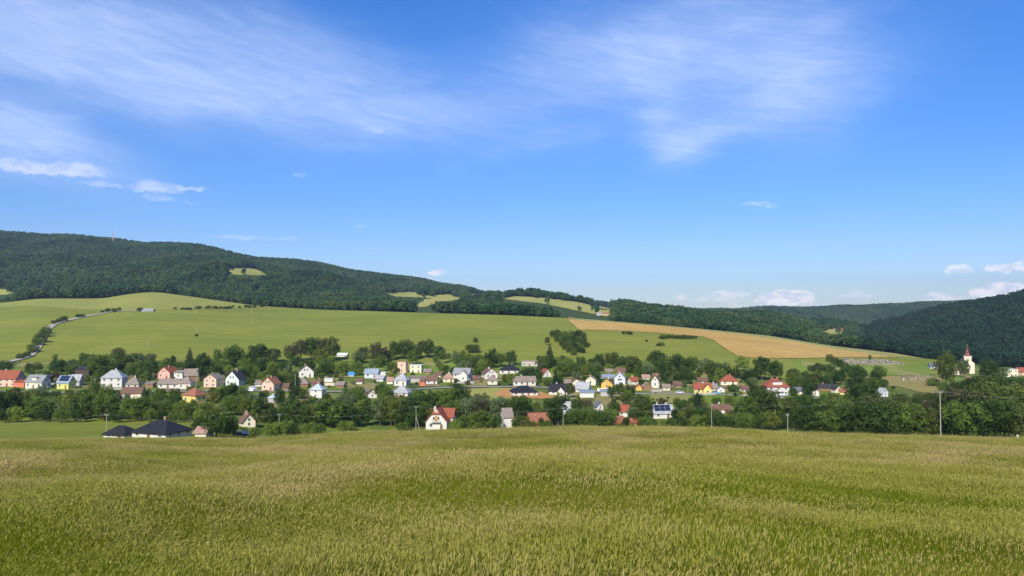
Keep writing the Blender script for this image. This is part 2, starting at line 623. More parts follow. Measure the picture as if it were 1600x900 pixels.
def field_mat(name, a, b_, c, streak=(0.012, 0.07), rough=0.95, lines=None, plots=None):
    """grown field: broad patches, long streaks, fine grain"""
    m, nt, b = new_mat(name)
    x, y, z = posxyz()
    p1 = noise(vec(x * streak[0], y * streak[1], 0.0), 1.0, 5, 0.6, 0.6)
    p2 = noise(vec(x, y, 0.0), 0.008, 4, 0.55)
    p3 = noise(vec(x, y * 1.6, 0.0), 0.35, 4, 0.7)
    p5 = noise(vec(x * 0.035, y * 0.16, 7.0), 1.0, 6, 0.68, 0.4)
    p6 = noise(vec(x * 0.05, y * 0.05, 11.0), 1.0, 5, 0.7)
    col = mixc(ramp(p2, 0.35, 0.68), a, b_)
    col = mixc(ramp(p1, 0.42, 0.74) * 0.55, col, c)
    col = mixc(ramp(p5, 0.50, 0.72) * 0.45, col, tuple(q * 0.60 for q in a))
    col = mixc(ramp(p6, 0.54, 0.76) * 0.40, col, tuple(min(1, q * 1.28) for q in b_))
    k = ramp(p3, 0.25, 0.75) * 0.34
    col = mixc(k, col, tuple(q * 0.62 for q in a))
    if plots:      # long narrow garden parcels: lawn, beds, hay, bare earth
        vn = nt.nodes.new('ShaderNodeTexVoronoi')
        vn.inputs['Scale'].default_value = 1.0
        jig = noise(vec(x, y, 0.0), 0.05, 2, 0.5) * 0.5
        nt.links.new(vec(x * (1 / 17.0) + jig, y * (1 / 48.0), 0.0), vn.inputs['Vector'])
        sx = nt.nodes.new('ShaderNodeSeparateColor')
        nt.links.new(vn.outputs['Color'], sx.inputs[0])
        r1, r2 = E(sx.outputs[0]), E(sx.outputs[1])
        col = mixc(ramp(r1, 0.45, 0.9) * 0.75, col, plots[0])
        col = mixc(ramp(r2, 0.78, 0.82) * 0.8, col, plots[1])
        col = mixc((1.0 - ramp(r2, 0.10, 0.13)) * 0.75, col, plots[2])
        p4 = noise(vec(x, y, 2.0), 0.12, 5, 0.65)
        col = mixc(ramp(p4, 0.55, 0.78) * 0.7, col, tuple(q * 0.5 for q in a))
    if lines:
        ang, gap, wd, lc, amt = lines
        wv = noise(vec(x, y, 0.0), 0.006, 1, 0.5) * 14
        u = (x * math.cos(R(ang)) + y * math.sin(R(ang)) + wv) * (1.0 / gap)
        fr = E.op('ABSOLUTE', E.op('FRACT', u) - 0.5)
        brk = ramp(noise(vec(x * 0.02, y * 0.02, 4.0), 1.0, 3, 0.6), 0.36, 0.6)
        col = mixc((1.0 - ramp(fr, 0.0, wd)) * amt * brk, col, lc)
    nt.links.new(col, b.inputs['Base Color'])
    b.inputs['Roughness'].default_value = rough
    b.inputs['Specular IOR Level'].default_value = 0.05
    bump(nt, b, p3, 0.8, 0.5)
    return m


def grass_tone():
    """shared tone of the foreground meadow in world space: 0 lush green ... 1 dry straw"""
    x, y, z = posxyz()
    a = noise(vec(x * 0.06, y * 0.085, 0.0), 1.0, 4, 0.55, 0.6)
    far = ramp(y, 10.0, 46.0)
    q = noise(vec(x * 0.16, y * 0.26, 3.0), 1.0, 3, 0.55)
    return (ramp(a, 0.42, 0.62) * 0.74 + ramp(q, 0.36, 0.64) * 0.28 + far * 0.16 - 0.20).clamp()


M = {}
# ------------------------------------------------------------------ ground sheets
def build_ground():
    # floor of the foreground meadow: same tones as the grass that stands on it
    m, nt, b = new_mat('meadow_soil_and_thatch')
    t = grass_tone()
    g = noise(worldpos(), 3.0, 5, 0.7)
    col = mixc(t, (0.15, 0.17, 0.022), (0.31, 0.265, 0.085))
    col = mixc(ramp(g, 0.3, 0.75) * 0.55, col, (0.05, 0.055, 0.014))
    nt.links.new(col, b.inputs['Base Color'])
    b.inputs['Roughness'].default_value = 1.0
    b.inputs['Specular IOR Level'].default_value = 0.0
    bump(nt, b, g, 1.0, 0.3)
    M['meadow'] = m
    M['valley'] = field_mat('valley_grass', (0.105, 0.155, 0.028), (0.155, 0.195, 0.040), (0.23, 0.22, 0.075), (0.05, 0.09), plots=((0.185, 0.245, 0.040), (0.30, 0.25, 0.10), (0.065, 0.105, 0.022)))
    M['forest_floor'] = field_mat('forest_floor', (0.045, 0.078, 0.022), (0.065, 0.100, 0.026), (0.085, 0.105, 0.03))
    az = np.concatenate([np.arange(-44, 44.01, 0.16), np.arange(47, 315, 3.0)])
    az = np.radians(np.append(az, -44 + 360))
    D = np.concatenate([[0.01], np.exp(np.linspace(math.log(1.2), math.log(8500), 400))])
    A, DD = np.meshgrid(az, D, indexing='ij')
    X, Y = np.sin(A) * DD, np.cos(A) * DD
    Z = zfun(X, Y)
    n, k = A.shape
    V = np.stack([X, Y, Z], -1).reshape(-1, 3)
    idx = np.arange(n * k).reshape(n, k)
    q = np.stack([idx[:-1, :-1], idx[:-1, 1:], idx[1:, 1:], idx[1:, :-1]], -1).reshape(-1, 4)
    yc = V[q].mean(1)
    pxc = 800 + F * yc[:, 0] / np.maximum(yc[:, 1], 1)
    zone = np.where(yc[:, 1] < 200, 0, np.where(yc[:, 1] < HILL_D(np.clip(pxc, -400, 2000)) + 8, 1, 2))
    for zn, nm, mt in ((0, 'meadow', M['meadow']), (1, 'valley_ground', M['valley']), (2, 'forest_ground', M['forest_floor'])):
        f = q[zone == zn]
        u, inv = np.unique(f, return_inverse=True)
        v, f = V[u], inv.reshape(f.shape)
        me = mesh_np(nm, v, f, [mt], smooth=True)
        tag(obj(nm, me), kind='structure')


def strip(name, top, bot, mat, nx=120, ny=24, lift=0.3, ymin=200, ymax=None, kind='structure'):
    tp, bt = np.array(top, float), np.array(bot, float)
    x0, x1 = max(tp[0, 0], bt[0, 0]), min(tp[-1, 0], bt[-1, 0])
    V = []
    for p in np.linspace(x0, x1, nx):
        rt_, rb = np.interp(p, tp[:, 0], tp[:, 1]), np.interp(p, bt[:, 0], bt[:, 1])
        rb += 0.35 * math.sin(p * .9) * math.sin(p * .23 + 1) + 0.25 * math.sin(p * .41)
        ym = ymax if ymax else float(HILL_D(p)) + 4
        a, b = at(p, rt_, ymin, ym), at(p, rb, ymin, ym)
        ta, tb = a.x / a.y, b.x / b.y
        for s in np.linspace(0, 1, ny):
            y = b.y * (a.y / b.y) ** s
            t = tb + (ta - tb) * s
            V.append((t * y, y, 0))
    V = np.array(V)
    V[:, 2] = zfun(V[:, 0], V[:, 1]) + lift
    idx = np.arange(nx * ny).reshape(nx, ny)
    q = np.stack([idx[:-1, :-1], idx[1:, :-1], idx[1:, 1:], idx[:-1, 1:]], -1).reshape(-1, 4)
    return tag(obj(name, mesh_np(name, V, q, [mat], smooth=True)), kind=kind)


def ribbon(name, pts, width, mat, lift=0.42, ymin=200, ymax=None, world=False):
    P = []
    for p, r in pts:
        P.append(at(p, r, ymin, ymax or float(HILL_D(p)) + 4))
    # dense resample with catmull-rom in the ground plane
    out = []
    for i in range(len(P) - 1):
        p0, p1, p2, p3 = P[max(i - 1, 0)], P[i], P[i + 1], P[min(i + 2, len(P) - 1)]
        nseg = max(2, int((p2 - p1).length / 6))
        for s in range(nseg):
            t = s / nseg
            out.append(0.5 * (2 * p1 + (p2 - p0) * t + (2 * p0 - 5 * p1 + 4 * p2 - p3) * t * t + (3 * p1 - p0 - 3 * p2 + p3) * t ** 3))
    out.append(P[-1])
    V = []
    for i, p in enumerate(out):
        d = out[min(i + 1, len(out) - 1)] - out[max(i - 1, 0)]
        nrm = Vector((-d.y, d.x, 0)).normalized()
        for k in (-0.5, -0.17, 0.17, 0.5):
            w = p + nrm * width * k
            V.append((w.x, w.y, float(zfun(w.x, w.y)) + lift))
    n = len(out)
    idx = np.arange(n * 4).reshape(n, 4)
    q = np.stack([idx[:-1, :-1], idx[1:, :-1], idx[1:, 1:], idx[:-1, 1:]], -1).reshape(-1, 4)
    return tag(obj(name, mesh_np(name, np.array(V), q, [mat], smooth=True)), kind='structure')


CLEAR = {   # pale meadows in the woods on the far hills: photo outline, depth range
    'hill_clearing': ([(353, 419.5), (380, 418.5), (400, 421), (418, 429)], [(353, 420), (362, 429), (390, 431), (418, 430)]),
    'upland_meadow': ([(600, 458), (650, 457), (660, 463), (700, 460), (722, 466)], [(600, 458.5), (620, 464), (655, 465), (690, 468), (722, 467)]),
    'valley_meadow': ([(646, 481), (664, 468), (690, 466), (716, 467)], [(646, 482), (664, 480), (690, 473), (716, 468)]),
    'ridge_pasture': ([(732, 457), (760, 459), (800, 463), (850, 466), (900, 472), (958, 480)], [(732, 461), (760, 465), (800, 469), (850, 475), (900, 486), (958, 497)]),
    'valley_pasture': ([(1195, 487.5), (1215, 489), (1226, 494)], [(1195, 488), (1215, 494), (1226, 495)]),
    'hamlet_meadow': ([(1278, 514), (1300, 515), (1320, 517)], [(1278, 517), (1300, 523), (1320, 522)]),
    'field_corner': ([(-20, 452), (10, 453), (25, 455)], [(-20, 461), (10, 461), (25, 457)]),
}
CLEAR_Y = {'hill_clearing': (1500, 2900), 'upland_meadow': (1250, 2600), 'valley_meadow': (1160, 2300), 'ridge_pasture': (1150, 3200),
           'valley_pasture': (1300, 3300), 'hamlet_meadow': (1100, 3000), 'field_corner': (1250, 1900)}
CLEAR_WORLD = []


def build_fields():
    M['field'] = field_mat('hill_grass', (0.212, 0.240, 0.036), (0.278, 0.286, 0.050), (0.160, 0.192, 0.031), (0.006, 0.03), lines=(80, 26, 0.3, (0.150, 0.185, 0.030), 0.42))
    M['upper'] = field_mat('upper_grass', (0.27, 0.295, 0.06), (0.32, 0.32, 0.075), (0.35, 0.30, 0.09), (0.006, 0.03))
    M['wheat'] = field_mat('ripe_grain', (0.53, 0.335, 0.095), (0.61, 0.405, 0.135), (0.47, 0.31, 0.09), (0.02, 0.02),
                           lines=(20, 13, 0.14, (0.16, 0.15, 0.04), 0.9))
    M['stubble'] = field_mat('pale_stubble', (0.33, 0.315, 0.105), (0.27, 0.30, 0.09), (0.40, 0.33, 0.13), (0.006, 0.06))
    M['left'] = field_mat('mown_field', (0.20, 0.235, 0.03), (0.25, 0.26, 0.045), (0.14, 0.175, 0.025), (0.02, 0.16))
    M['pale'] = field_mat('pale_pasture', (0.34, 0.34, 0.09), (0.40, 0.37, 0.11), (0.29, 0.31, 0.075), (0.008, 0.03))
    M['lawn'] = field_mat('garden_lawn', (0.155, 0.235, 0.032), (0.20, 0.27, 0.045), (0.23, 0.25, 0.06), (0.05, 0.12), plots=((0.21, 0.28, 0.05), (0.29, 0.26, 0.09), (0.09, 0.14, 0.025)))
    M['dry'] = field_mat('dry_grass', (0.33, 0.265, 0.09), (0.26, 0.245, 0.075), (0.38, 0.30, 0.12), (0.03, 0.09))
    M['soil'] = field_mat('bare_soil', (0.50, 0.26, 0.085), (0.56, 0.32, 0.13), (0.42, 0.22, 0.08), (0.2, 0.2))
    M['asphalt'] = paint('asphalt', (0.30, 0.28, 0.25), 0.9, 0.15, 0.3)
    M['gravel'] = paint('gravel', (0.40, 0.36, 0.29), 0.95, 0.2, 0.4)
    hr = lambda a, b, off=0: [(p, float(HILL_ROW(p)) + off) for p in np.linspace(a, b, 40)]
    strip('hillside_field', hr(-420, 1480), [(-420, 570), (-150, 568), (0, 566), (300, 563), (600, 566), (800, 566), (1000, 572), (1100, 580), (1200, 592), (1300, 596), (1400, 588), (1480, 584)],
          M['field'], 360, 40, 0.30)
    strip('upper_field', hr(-420, 425), [(-420, 515), (-150, 492), (0, 481), (60, 479), (160, 486), (240, 485), (400, 481), (425, 479.5)], M['upper'], 120, 12, 0.55)
    wtop = [(888, 500), (960, 505), (1050, 512), (1150, 522.5), (1250, 536), (1320, 548), (1370, 555), (1402, 559)]
    strip('wheat_field', wtop, [(888, 500.5), (905, 516), (960, 517), (1030, 521), (1100, 527), (1118, 534), (1135, 547), (1152, 557), (1170, 560), (1250, 561), (1300, 560), (1340, 559), (1402, 559.5)],
          M['wheat'], 220, 20, 0.70)
    strip('stubble_field', hr(895, 1440), wtop[:-1] + [(1402, 558), (1440, 561)], M['stubble'], 140, 6, 0.55)
    strip('mown_field', [(-420, 652), (-150, 652), (0, 652), (120, 653), (330, 657), (400, 664)], [(-420, 700), (400, 700)], M['left'], 100, 20, 0.25, 165, 330)
    strip('hay_plot', [(718, 612), (770, 606), (800, 607)], [(718, 634), (770, 640), (800, 636)], M['pale'], 24, 12, 0.30, 250, 520)
    strip('village_green', [(1000, 616), (1100, 617), (1210, 618)], [(1000, 630), (1100, 632), (1210, 634)], M['lawn'], 40, 8, 0.30, 250, 520)
    strip('garden_terrace', [(520, 567), (700, 566), (900, 566), (1000, 572), (1110, 578)], [(520, 590), (700, 592), (900, 592), (1000, 594), (1110, 600)], M['lawn'], 80, 10, 0.36, 300, 620)
    strip('cemetery_lawn', [(1240, 563), (1310, 572), (1380, 572), (1452, 569)], [(1240, 590), (1310, 590), (1380, 588), (1452, 588)], M['lawn'], 60, 10, 0.62, 300, 760)
    strip('dry_lawn', [(1345, 590), (1400, 587), (1440, 586), (1476, 592)], [(1345, 604), (1400, 604), (1440, 614), (1476, 618)], M['dry'], 40, 10, 0.34, 300, 700)
    strip('churchyard', [(1472, 588), (1505, 586)], [(1472, 606), (1505, 606)], M['lawn'], 20, 8, 0.34, 300, 720)
    strip('bare_soil', [(770, 617), (780, 611), (792, 608), (845, 613), (866, 620)], [(770, 618), (792, 622), (845, 624), (866, 623)], M['soil'], 40, 10, 0.34, 250, 520)
    for nm in CLEAR:
        tp, bt = CLEAR[nm]
        o = strip(nm, tp, bt, M['pale'], 40, 10, 0.8, *CLEAR_Y[nm])
        nv = len(o.data.vertices)
        co = np.zeros(nv * 3)
        o.data.vertices.foreach_get('co', co)
        CLEAR_WORLD.append(co.reshape(40, 10, 3)[:, :, :2])
    ribbon('hill_road', [(12, 567), (30, 563), (46, 557), (57, 546), (67, 530), (75, 516), (85, 508), (105, 502), (135, 495), (165, 489.5), (185, 487), (225, 486)], 6.0, M['gravel'], 0.95)
    ribbon('village_road', [(-60, 611), (30, 613), (130, 614.5), (230, 613.5), (330, 612), (440, 612), (520, 613), (600, 611.5), (700, 606.5), (790, 605), (860, 607), (930, 613), (1000, 616), (1080, 616.5), (1150, 618), (1230, 620), (1320, 628)],
           5.0, M['asphalt'], 0.45, 250, 620)
    ribbon('farm_track', [(1130, 588), (1150, 596), (1160, 604), (1166, 612), (1168, 618)], 4.0, M['dry'], 0.50, 250, 700)
    ribbon('side_lane', [(66, 609), (78, 602), (84, 599)], 4.0, M['gravel'], 0.50, 250, 620)


build_ground()
build_fields()


# ------------------------------------------------------------------ foliage prototypes
def leaf_cloud(rng, lobes, n, size, flat=0.35, up=0.25):
    """lobes: list of (cx,cy,cz,rx,ry,rz); returns quads spread over the lobes"""
    lob = np.array(lobes, float)
    w = (lob[:, 3] * lob[:, 5]) ** 1.0
    k = rng.choice(len(lob), n, p=w / w.sum())
    d = rng.normal(size=(n, 3))
    d[:, 2] += up * rng.random(n)
    d /= np.linalg.norm(d, axis=1, keepdims=True)
    rad = 1.0 - 0.42 * rng.random(n) ** 2.2 + 0.08 * rng.normal(size=n)
    c = lob[k, :3] + d * lob[k, 3:] * rad[:, None]
    nr = d + flat * 2.2 * rng.normal(size=(n, 3)) * 0.5
    nr /= np.linalg.norm(nr, axis=1, keepdims=True)
    a = np.cross(nr, rng.normal(size=(n, 3)))
    a /= np.linalg.norm(a, axis=1, keepdims=True)
    b = np.cross(nr, a)
    s = size * (0.55 + 0.9 * rng.random(n))[:, None]
    bend = nr * s * 0.25
    V = np.stack([c - a * s + bend * 0, c - b * s * 0.6 - bend, c + a * s, c + b * s * 0.6 - bend], 1)
    Q = np.arange(n * 4).reshape(n, 4)
    return V.reshape(-1, 3), Q


def crown_broad(seed, h=10.0, r=3.6, base=1.8, nl=13, n=2400, size=0.30, ragged=0.5):
    rng = np.random.default_rng(seed)
    cz, rz = (h + base) / 2, (h - base) / 2
    lobes = [(0, 0, cz, r * 0.62, r * 0.62, rz * 0.72)]
    for i in range(nl):
        a = i * 2.399 + rng.random() * 0.9
        v = -0.75 + 1.62 * (i + rng.random()) / nl
        hr = math.sqrt(max(0.05, 1 - v * v)) * r * (0.62 + ragged * 0.38 * rng.random())
        q = r * (0.27 + 0.22 * rng.random())
        lobes.append((hr * math.cos(a), hr * math.sin(a), cz + v * rz * 0.82, q, q, q * (0.72 + 0.3 * rng.random())))
    v, f = leaf_cloud(rng, lobes, n, size)
    v[:, 2] = np.maximum(v[:, 2], 0.1)
    return v, f


def crown_spruce(seed, h=10.0, r=2.2, base=0.7, n=2000, size=0.26, power=0.9):
    rng = np.random.default_rng(seed)
    # drooping whorls
    u = 1 - np.sqrt(rng.random(n))
    lv = np.floor(u * 17) / 17 + rng.random(n) * 0.03
    a = rng.random(n) * 2 * math.pi
    arm = np.sin(a * 5 + np.floor(u * 17) * 2.1) * 0.18 + 1
    rr = r * (1 - lv) ** power * (0.25 + 0.75 * np.sqrt(rng.random(n))) * arm + 0.05
    z = base + (h - base) * lv - rr * 0.28 + rng.normal(size=n) * 0.08
    c = np.stack([rr * np.cos(a), rr * np.sin(a), z], 1)
    out = np.stack([np.cos(a), np.sin(a), -0.45 * np.ones(n)], 1)
    out /= np.linalg.norm(out, axis=1, keepdims=True)
    sd = np.cross(out, rng.normal(size=(n, 3)) * 0.5 + np.array([0, 0, 1]))
    sd /= np.linalg.norm(sd, axis=1, keepdims=True)
    s = size * (0.6 + 0.8 * rng.random(n))[:, None]
    V = np.stack([c - out * s, c - sd * s * 0.5, c + out * s * 1.3, c + sd * s * 0.5], 1)
    return V.reshape(-1, 3), np.arange(n * 4).reshape(n, 4)


def trunk_mb(h, r, seed, limbs=5, start=0.3, spread=0.28, top=0.8):
    rng = random.Random(seed)
    m = MB()
    bx, by = rng.uniform(-.2, .2), rng.uniform(-.2, .2)
    m.tube([(0, 0, -0.8), (0, 0, 0.1), (bx * .4, by * .4, h * 0.35), (bx, by, h * top)], [r * 1.3, r, r * 0.72, r * 0.2], 6)
    for k in range(limbs):
        z = h * (start + (top - start - .05) * k / max(1, limbs))
        a = k * 2.4 + rng.random()
        l = h * spread * rng.uniform(.7, 1.1)
        q = bx * z / h
        m.tube([(q, by * z / h, z), (q + math.cos(a) * l * .55, math.sin(a) * l * .55, z + l * .35), (q + math.cos(a) * l, math.sin(a) * l, z + l * .85)], [r * .42, r * .28, r * .08], 5)
    return m


M['bark'] = paint('bark', (0.11, 0.085, 0.06), 0.95, 0.35, 3)
LEAF = {
    'dark': leaf_mat('leaf_dark', (0.050, 0.092, 0.018), var=.6, hue=(0.115, 0.130, 0.026)),
    'mid': leaf_mat('leaf_mid', (0.098, 0.155, 0.026), var=.6, hue=(0.160, 0.180, 0.034)),
    'light': leaf_mat('leaf_light', (0.165, 0.225, 0.035)),
    'grey': leaf_mat('leaf_willow', (0.135, 0.175, 0.070)),
    'brown': leaf_mat('leaf_brownish', (0.105, 0.098, 0.042)),
    'spruce': leaf_mat('needles', (0.024, 0.050, 0.020), trans=0.1),
    'copper': leaf_mat('leaf_copper', (0.30, 0.115, 0.05)),
}
SHAPES = {}


def proto(key, kind, seed, **kw):
    v, f = (crown_spruce if kind == 'spruce' else crown_broad)(seed, **kw)
    tr = trunk_mb(kw.get('h', 10.0), 0.24 if kind != 'bush' else 0.1, seed, limbs=6 if kind != 'spruce' else 0, top=0.8 if kind != 'spruce' else .97)
    SHAPES[key] = (v, f, tr.mesh('trunk', M['bark']), kw.get('h', 10.0), kw.get('r', 3.6) * 2)


for i in range(6):
    proto('round%d' % i, 'broad', 100 + i, h=10, r=3.7 + 0.35 * (i % 3), base=0.6 + .4 * (i % 2), nl=14 + i, n=2600, size=0.27)
for i in range(4):
    proto('belt%d' % i, 'broad', 140 + i, h=10, r=4.3 + 0.3 * i, base=0.3, nl=18, n=3000, size=0.28, ragged=0.7)
for i in range(3):
    proto('tall%d' % i, 'broad', 170 + i, h=10, r=2.3 + .25 * i, base=1.6, nl=13, n=2000, size=0.23)
for i in range(3):
    proto('bush%d' % i, 'broad', 200 + i, h=10, r=6.2, base=0.2, nl=12, n=1100, size=0.55)
for i in range(3):
    proto('spruce%d' % i, 'spruce', 230 + i, h=10, r=2.0 + .25 * i)
proto('column0', 'broad', 260, h=10, r=1.7, base=0.3, nl=10, n=1200, size=0.22)
CROWN_ME = {}


def crown_mesh(shape, tone):
    if (shape, tone) not in CROWN_ME:
        v, f = SHAPES[shape][:2]
        CROWN_ME[(shape, tone)] = mesh_np('crown', v, f, [LEAF[tone]])
    return CROWN_ME[(shape, tone)]


# ------------------------------------------------------------------ far woods: one mass of trees on each hill
def gn_scatter(name, pts, scl, rot, idx, protos, label, cat):
    """object whose points carry instances of the prototype meshes"""
    me = bpy.data.meshes.new(name)
    me.vertices.add(len(pts))
    me.vertices.foreach_set('co', np.asarray(pts, np.float32).ravel())
    a = me.attributes.new('scl', 'FLOAT_VECTOR', 'POINT')
    a.data.foreach_set('vector', np.asarray(scl, np.float32).ravel())
    a = me.attributes.new('rot', 'FLOAT_VECTOR', 'POINT')
    a.data.foreach_set('vector', np.asarray(rot, np.float32).ravel())
    a = me.attributes.new('pick', 'INT', 'POINT')
    a.data.foreach_set('value', np.asarray(idx, np.int32))
    me.update()
    o = obj(name, me)
    ng = bpy.data.node_groups.new(name + '_scatter', 'GeometryNodeTree')
    ng.interface.new_socket('Geometry', in_out='INPUT', socket_type='NodeSocketGeometry')
    ng.interface.new_socket('Geometry', in_out='OUTPUT', socket_type='NodeSocketGeometry')
    N, Lk = ng.nodes, ng.links
    gi, go = N.new('NodeGroupInput'), N.new('NodeGroupOutput')
    iop = N.new('GeometryNodeInstanceOnPoints')
    j = N.new('GeometryNodeJoinGeometry')
    for p in reversed(protos):       # the join lists its inputs last to first
        oi = N.new('GeometryNodeObjectInfo')
        oi.inputs['Object'].default_value = p
        oi.inputs['As Instance'].default_value = True
        Lk.new(oi.outputs['Geometry'], j.inputs[0])
    Lk.new(gi.outputs[0], iop.inputs['Points'])
    Lk.new(j.outputs[0], iop.inputs['Instance'])
    iop.inputs['Pick Instance'].default_value = True

    def attr(nm, ty):
        n = N.new('GeometryNodeInputNamedAttribute')
        n.data_type = ty
        n.inputs['Name'].default_value = nm
        return n.outputs['Attribute']
    Lk.new(attr('pick', 'INT'), iop.inputs['Instance Index'])
    e2r = N.new('FunctionNodeEulerToRotation')
    Lk.new(attr('rot', 'FLOAT_VECTOR'), e2r.inputs[0])
    Lk.new(e2r.outputs[0], iop.inputs['Rotation'])
    Lk.new(attr('scl', 'FLOAT_VECTOR'), iop.inputs['Scale'])
    Lk.new(iop.outputs[0], go.inputs[0])
    md = o.modifiers.new('scatter', 'NODES')
    md.node_group = ng
    tag(o, label, cat, kind='stuff')
    return o


def loose(name, me):
    return bpy.data.objects.new(name, me)      # never linked to the scene: only a shape to scatter


LEAF['wood'] = leaf_mat('wood_leaf', (0.033, 0.083, 0.024), var=0.75, trans=0.2, hue=(0.085, 0.13, 0.034), stand=((0.05, 0.10, 0.03), (0.12, 0.17, 0.045)))
LEAF['woodspruce'] = leaf_mat('wood_needles', (0.022, 0.046, 0.022), trans=0.1)
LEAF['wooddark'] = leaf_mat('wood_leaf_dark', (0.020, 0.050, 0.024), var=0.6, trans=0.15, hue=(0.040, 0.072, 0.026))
WOODS = []
WOODS_DARK = []
for i in range(5):
    v, f = crown_broad(300 + i, h=10, r=3.4 + .3 * (i % 3), base=1.5, nl=10, n=420, size=0.62)
    WOODS.append(loose('wood_tree', mesh_np('wood_tree', v, f, [LEAF['wood']])))
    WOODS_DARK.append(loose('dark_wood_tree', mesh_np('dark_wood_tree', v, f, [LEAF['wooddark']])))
for i in range(2):
    v, f = crown_spruce(320 + i, h=10, r=2.1, n=300, size=0.6)
    WOODS.append(loose('wood_spruce', mesh_np('wood_spruce', v, f, [LEAF['woodspruce']])))
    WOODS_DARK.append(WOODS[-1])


def in_clear(x, y):
    bad = np.zeros(len(x), bool)
    for g in CLEAR_WORLD:
        # quad strip in plan: find along-parameter by tan
        tc = (g[:, :, 0] / g[:, :, 1]).mean(1)
        t = x / y
        lo = np.interp(t, tc, g[:, 0, 1], left=1e9, right=1e9)
        hi = np.interp(t, tc, g[:, -1, 1], left=-1e9, right=-1e9)
        jag = 14 * np.sin(x / 6.1) * np.sin(x / 17.0 + 1) + 10 * np.sin(x / 2.9 + y / 7.0)
        bad |= (y > lo - 8 + jag) & (y < hi + 6 + jag * 1.5)
        # felled margin below each clearing, so that it opens to the valley
        zl = zfun(t * np.clip(lo, 3, 8000), np.clip(lo, 3, 8000))
        bad |= (y < lo) & (y > lo - 450) & ((zfun(x, y) + 19.0) / y > zl / lo) & (lo < 8000)
    return bad


def build_woods():
    rng = np.random.default_rng(5)
    # visibility along every column of the terrain table
    S = np.stack([(zfun(t * Y_GRID, Y_GRID)) / Y_GRID for t in T_GRID])
    Rm = np.maximum.accumulate(S, axis=1)
    n = 235000
    t = rng.uniform(-1.04, 1.0, n)
    y = np.sqrt(rng.uniform(690.0 ** 2, 3500.0 ** 2, n))
    p = 800 + F * t
    x = t * y
    z = zfun(x, y)
    start = HILL_D(p) + np.where(p < 1420, 22, 6) + 8 * np.sin(x / 17.0)
    start = np.where((p > 860) & (p < 1300), start + 60, start)
    keep = (y > start) & ~in_clear(x, y)
    i = np.clip(((t - T_GRID[0]) / (T_GRID[1] - T_GRID[0])).astype(int), 0, TN - 1)
    j = np.clip(((np.log(y) - math.log(3)) / (math.log(9000 / 3.0)) * (len(Y_GRID) - 1)).astype(int), 0, len(Y_GRID) - 1)
    keep &= (z + 20) / y > Rm[i, j] - 0.006
    # thin out by distance: spacing grows slowly with depth
    keep &= rng.random(n) < np.interp(y, [700, 1200, 2000, 3500], [1.0, 0.95, 0.75, 0.6])
    t, y, x, z, p = t[keep], y[keep], x[keep], z[keep], p[keep]
    m = len(t)
    h = np.interp(y, [700, 1200, 3000], [1.1, 1.5, 1.9]) * rng.uniform(0.62, 1.32, m) * (1 + 0.14 * np.sin(x / 70 + y / 110))
    wd = h * rng.uniform(0.85, 1.2, m)
    spr = rng.random(m) < 0.10 + 0.35 * ((np.sin(x / 130.0 + 2) * np.sin(y / 170.0)) > 0.45) * (p < 700)
    pick = np.where(spr, rng.integers(5, 7, m), rng.integers(0, 5, m))
    pts = np.stack([x, y, z - 0.6], 1)
    scl = np.stack([wd, wd, h], 1)
    rot = np.stack([np.zeros(m), np.zeros(m), rng.uniform(0, 6.28, m)], 1)
    far = MID_D(p) + 60
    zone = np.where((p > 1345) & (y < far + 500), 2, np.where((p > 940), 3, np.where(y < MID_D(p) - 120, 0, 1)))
    names = [('front_wood', 'dark mixed wood along the top edge of the hillside field', 'wood'),
             ('ridge_wood', 'dense forest covering the long high ridge at the left', 'forest'),
             ('slope_wood', 'dark forest on the steep hill behind the church', 'forest'),
             ('distant_wood', 'forest over the low hills beyond the golden grain field', 'forest')]
    for k, (nm, lb, ct) in enumerate(names):
        s = zone == k
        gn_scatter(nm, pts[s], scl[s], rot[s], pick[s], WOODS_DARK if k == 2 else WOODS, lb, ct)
    print('wood trees', m, [int((zone == k).sum()) for k in range(4)])


build_woods()
# ------------------------------------------------------------------ houses
C_ = dict(white=(0.62, 0.595, 0.54), cream=(0.74, 0.66, 0.48), peach=(0.68, 0.46, 0.34), pink=(0.70, 0.40, 0.32), yellow=(0.70, 0.54, 0.17), lime=(0.60, 0.57, 0.18),
          orange=(0.76, 0.42, 0.10), mint=(0.60, 0.66, 0.60), grey=(0.42, 0.41, 0.40), brick=(0.50, 0.17, 0.09), wood=(0.24, 0.15, 0.09), pale=(0.66, 0.60, 0.52),
          concrete=(0.46, 0.42, 0.36), bluewhite=(0.58, 0.61, 0.66), blue=(0.10, 0.28, 0.62), redwall=(0.58, 0.17, 0.10), darkwood=(0.07, 0.05, 0.04), steel=(0.30, 0.36, 0.42))
R_ = dict(red=((0.30, 0.086, 0.046), 'tile'), orange=((0.30, 0.125, 0.075), 'tile'), brown=((0.17, 0.095, 0.065), 'tile'), dark=((0.045, 0.043, 0.046), 'tile'),
          black=((0.022, 0.023, 0.028), 'tile'), greybrown=((0.26, 0.21, 0.17), 'tile'), grey=((0.27, 0.27, 0.27), 'sheet'), lightgrey=((0.38, 0.385, 0.39), 'sheet'),
          bluegrey=((0.27, 0.32, 0.38), 'sheet'), paleblue=((0.44, 0.50, 0.54), 'sheet'), rose=((0.38, 0.24, 0.18), 'tile'), white=((0.70, 0.70, 0.68), 'sheet'),
          blue=((0.08, 0.30, 0.72), 'sheet'), slate=((0.14, 0.15, 0.18), 'tile'))
M['frame'] = paint('window_frame', (0.72, 0.70, 0.66), 0.5, 0.08)
M['frame_brown'] = paint('window_frame_brown', (0.16, 0.08, 0.04), 0.5, 0.15)
M['stone'] = paint('chimney_brick', (0.42, 0.26, 0.19), 0.9, 0.25, 3)
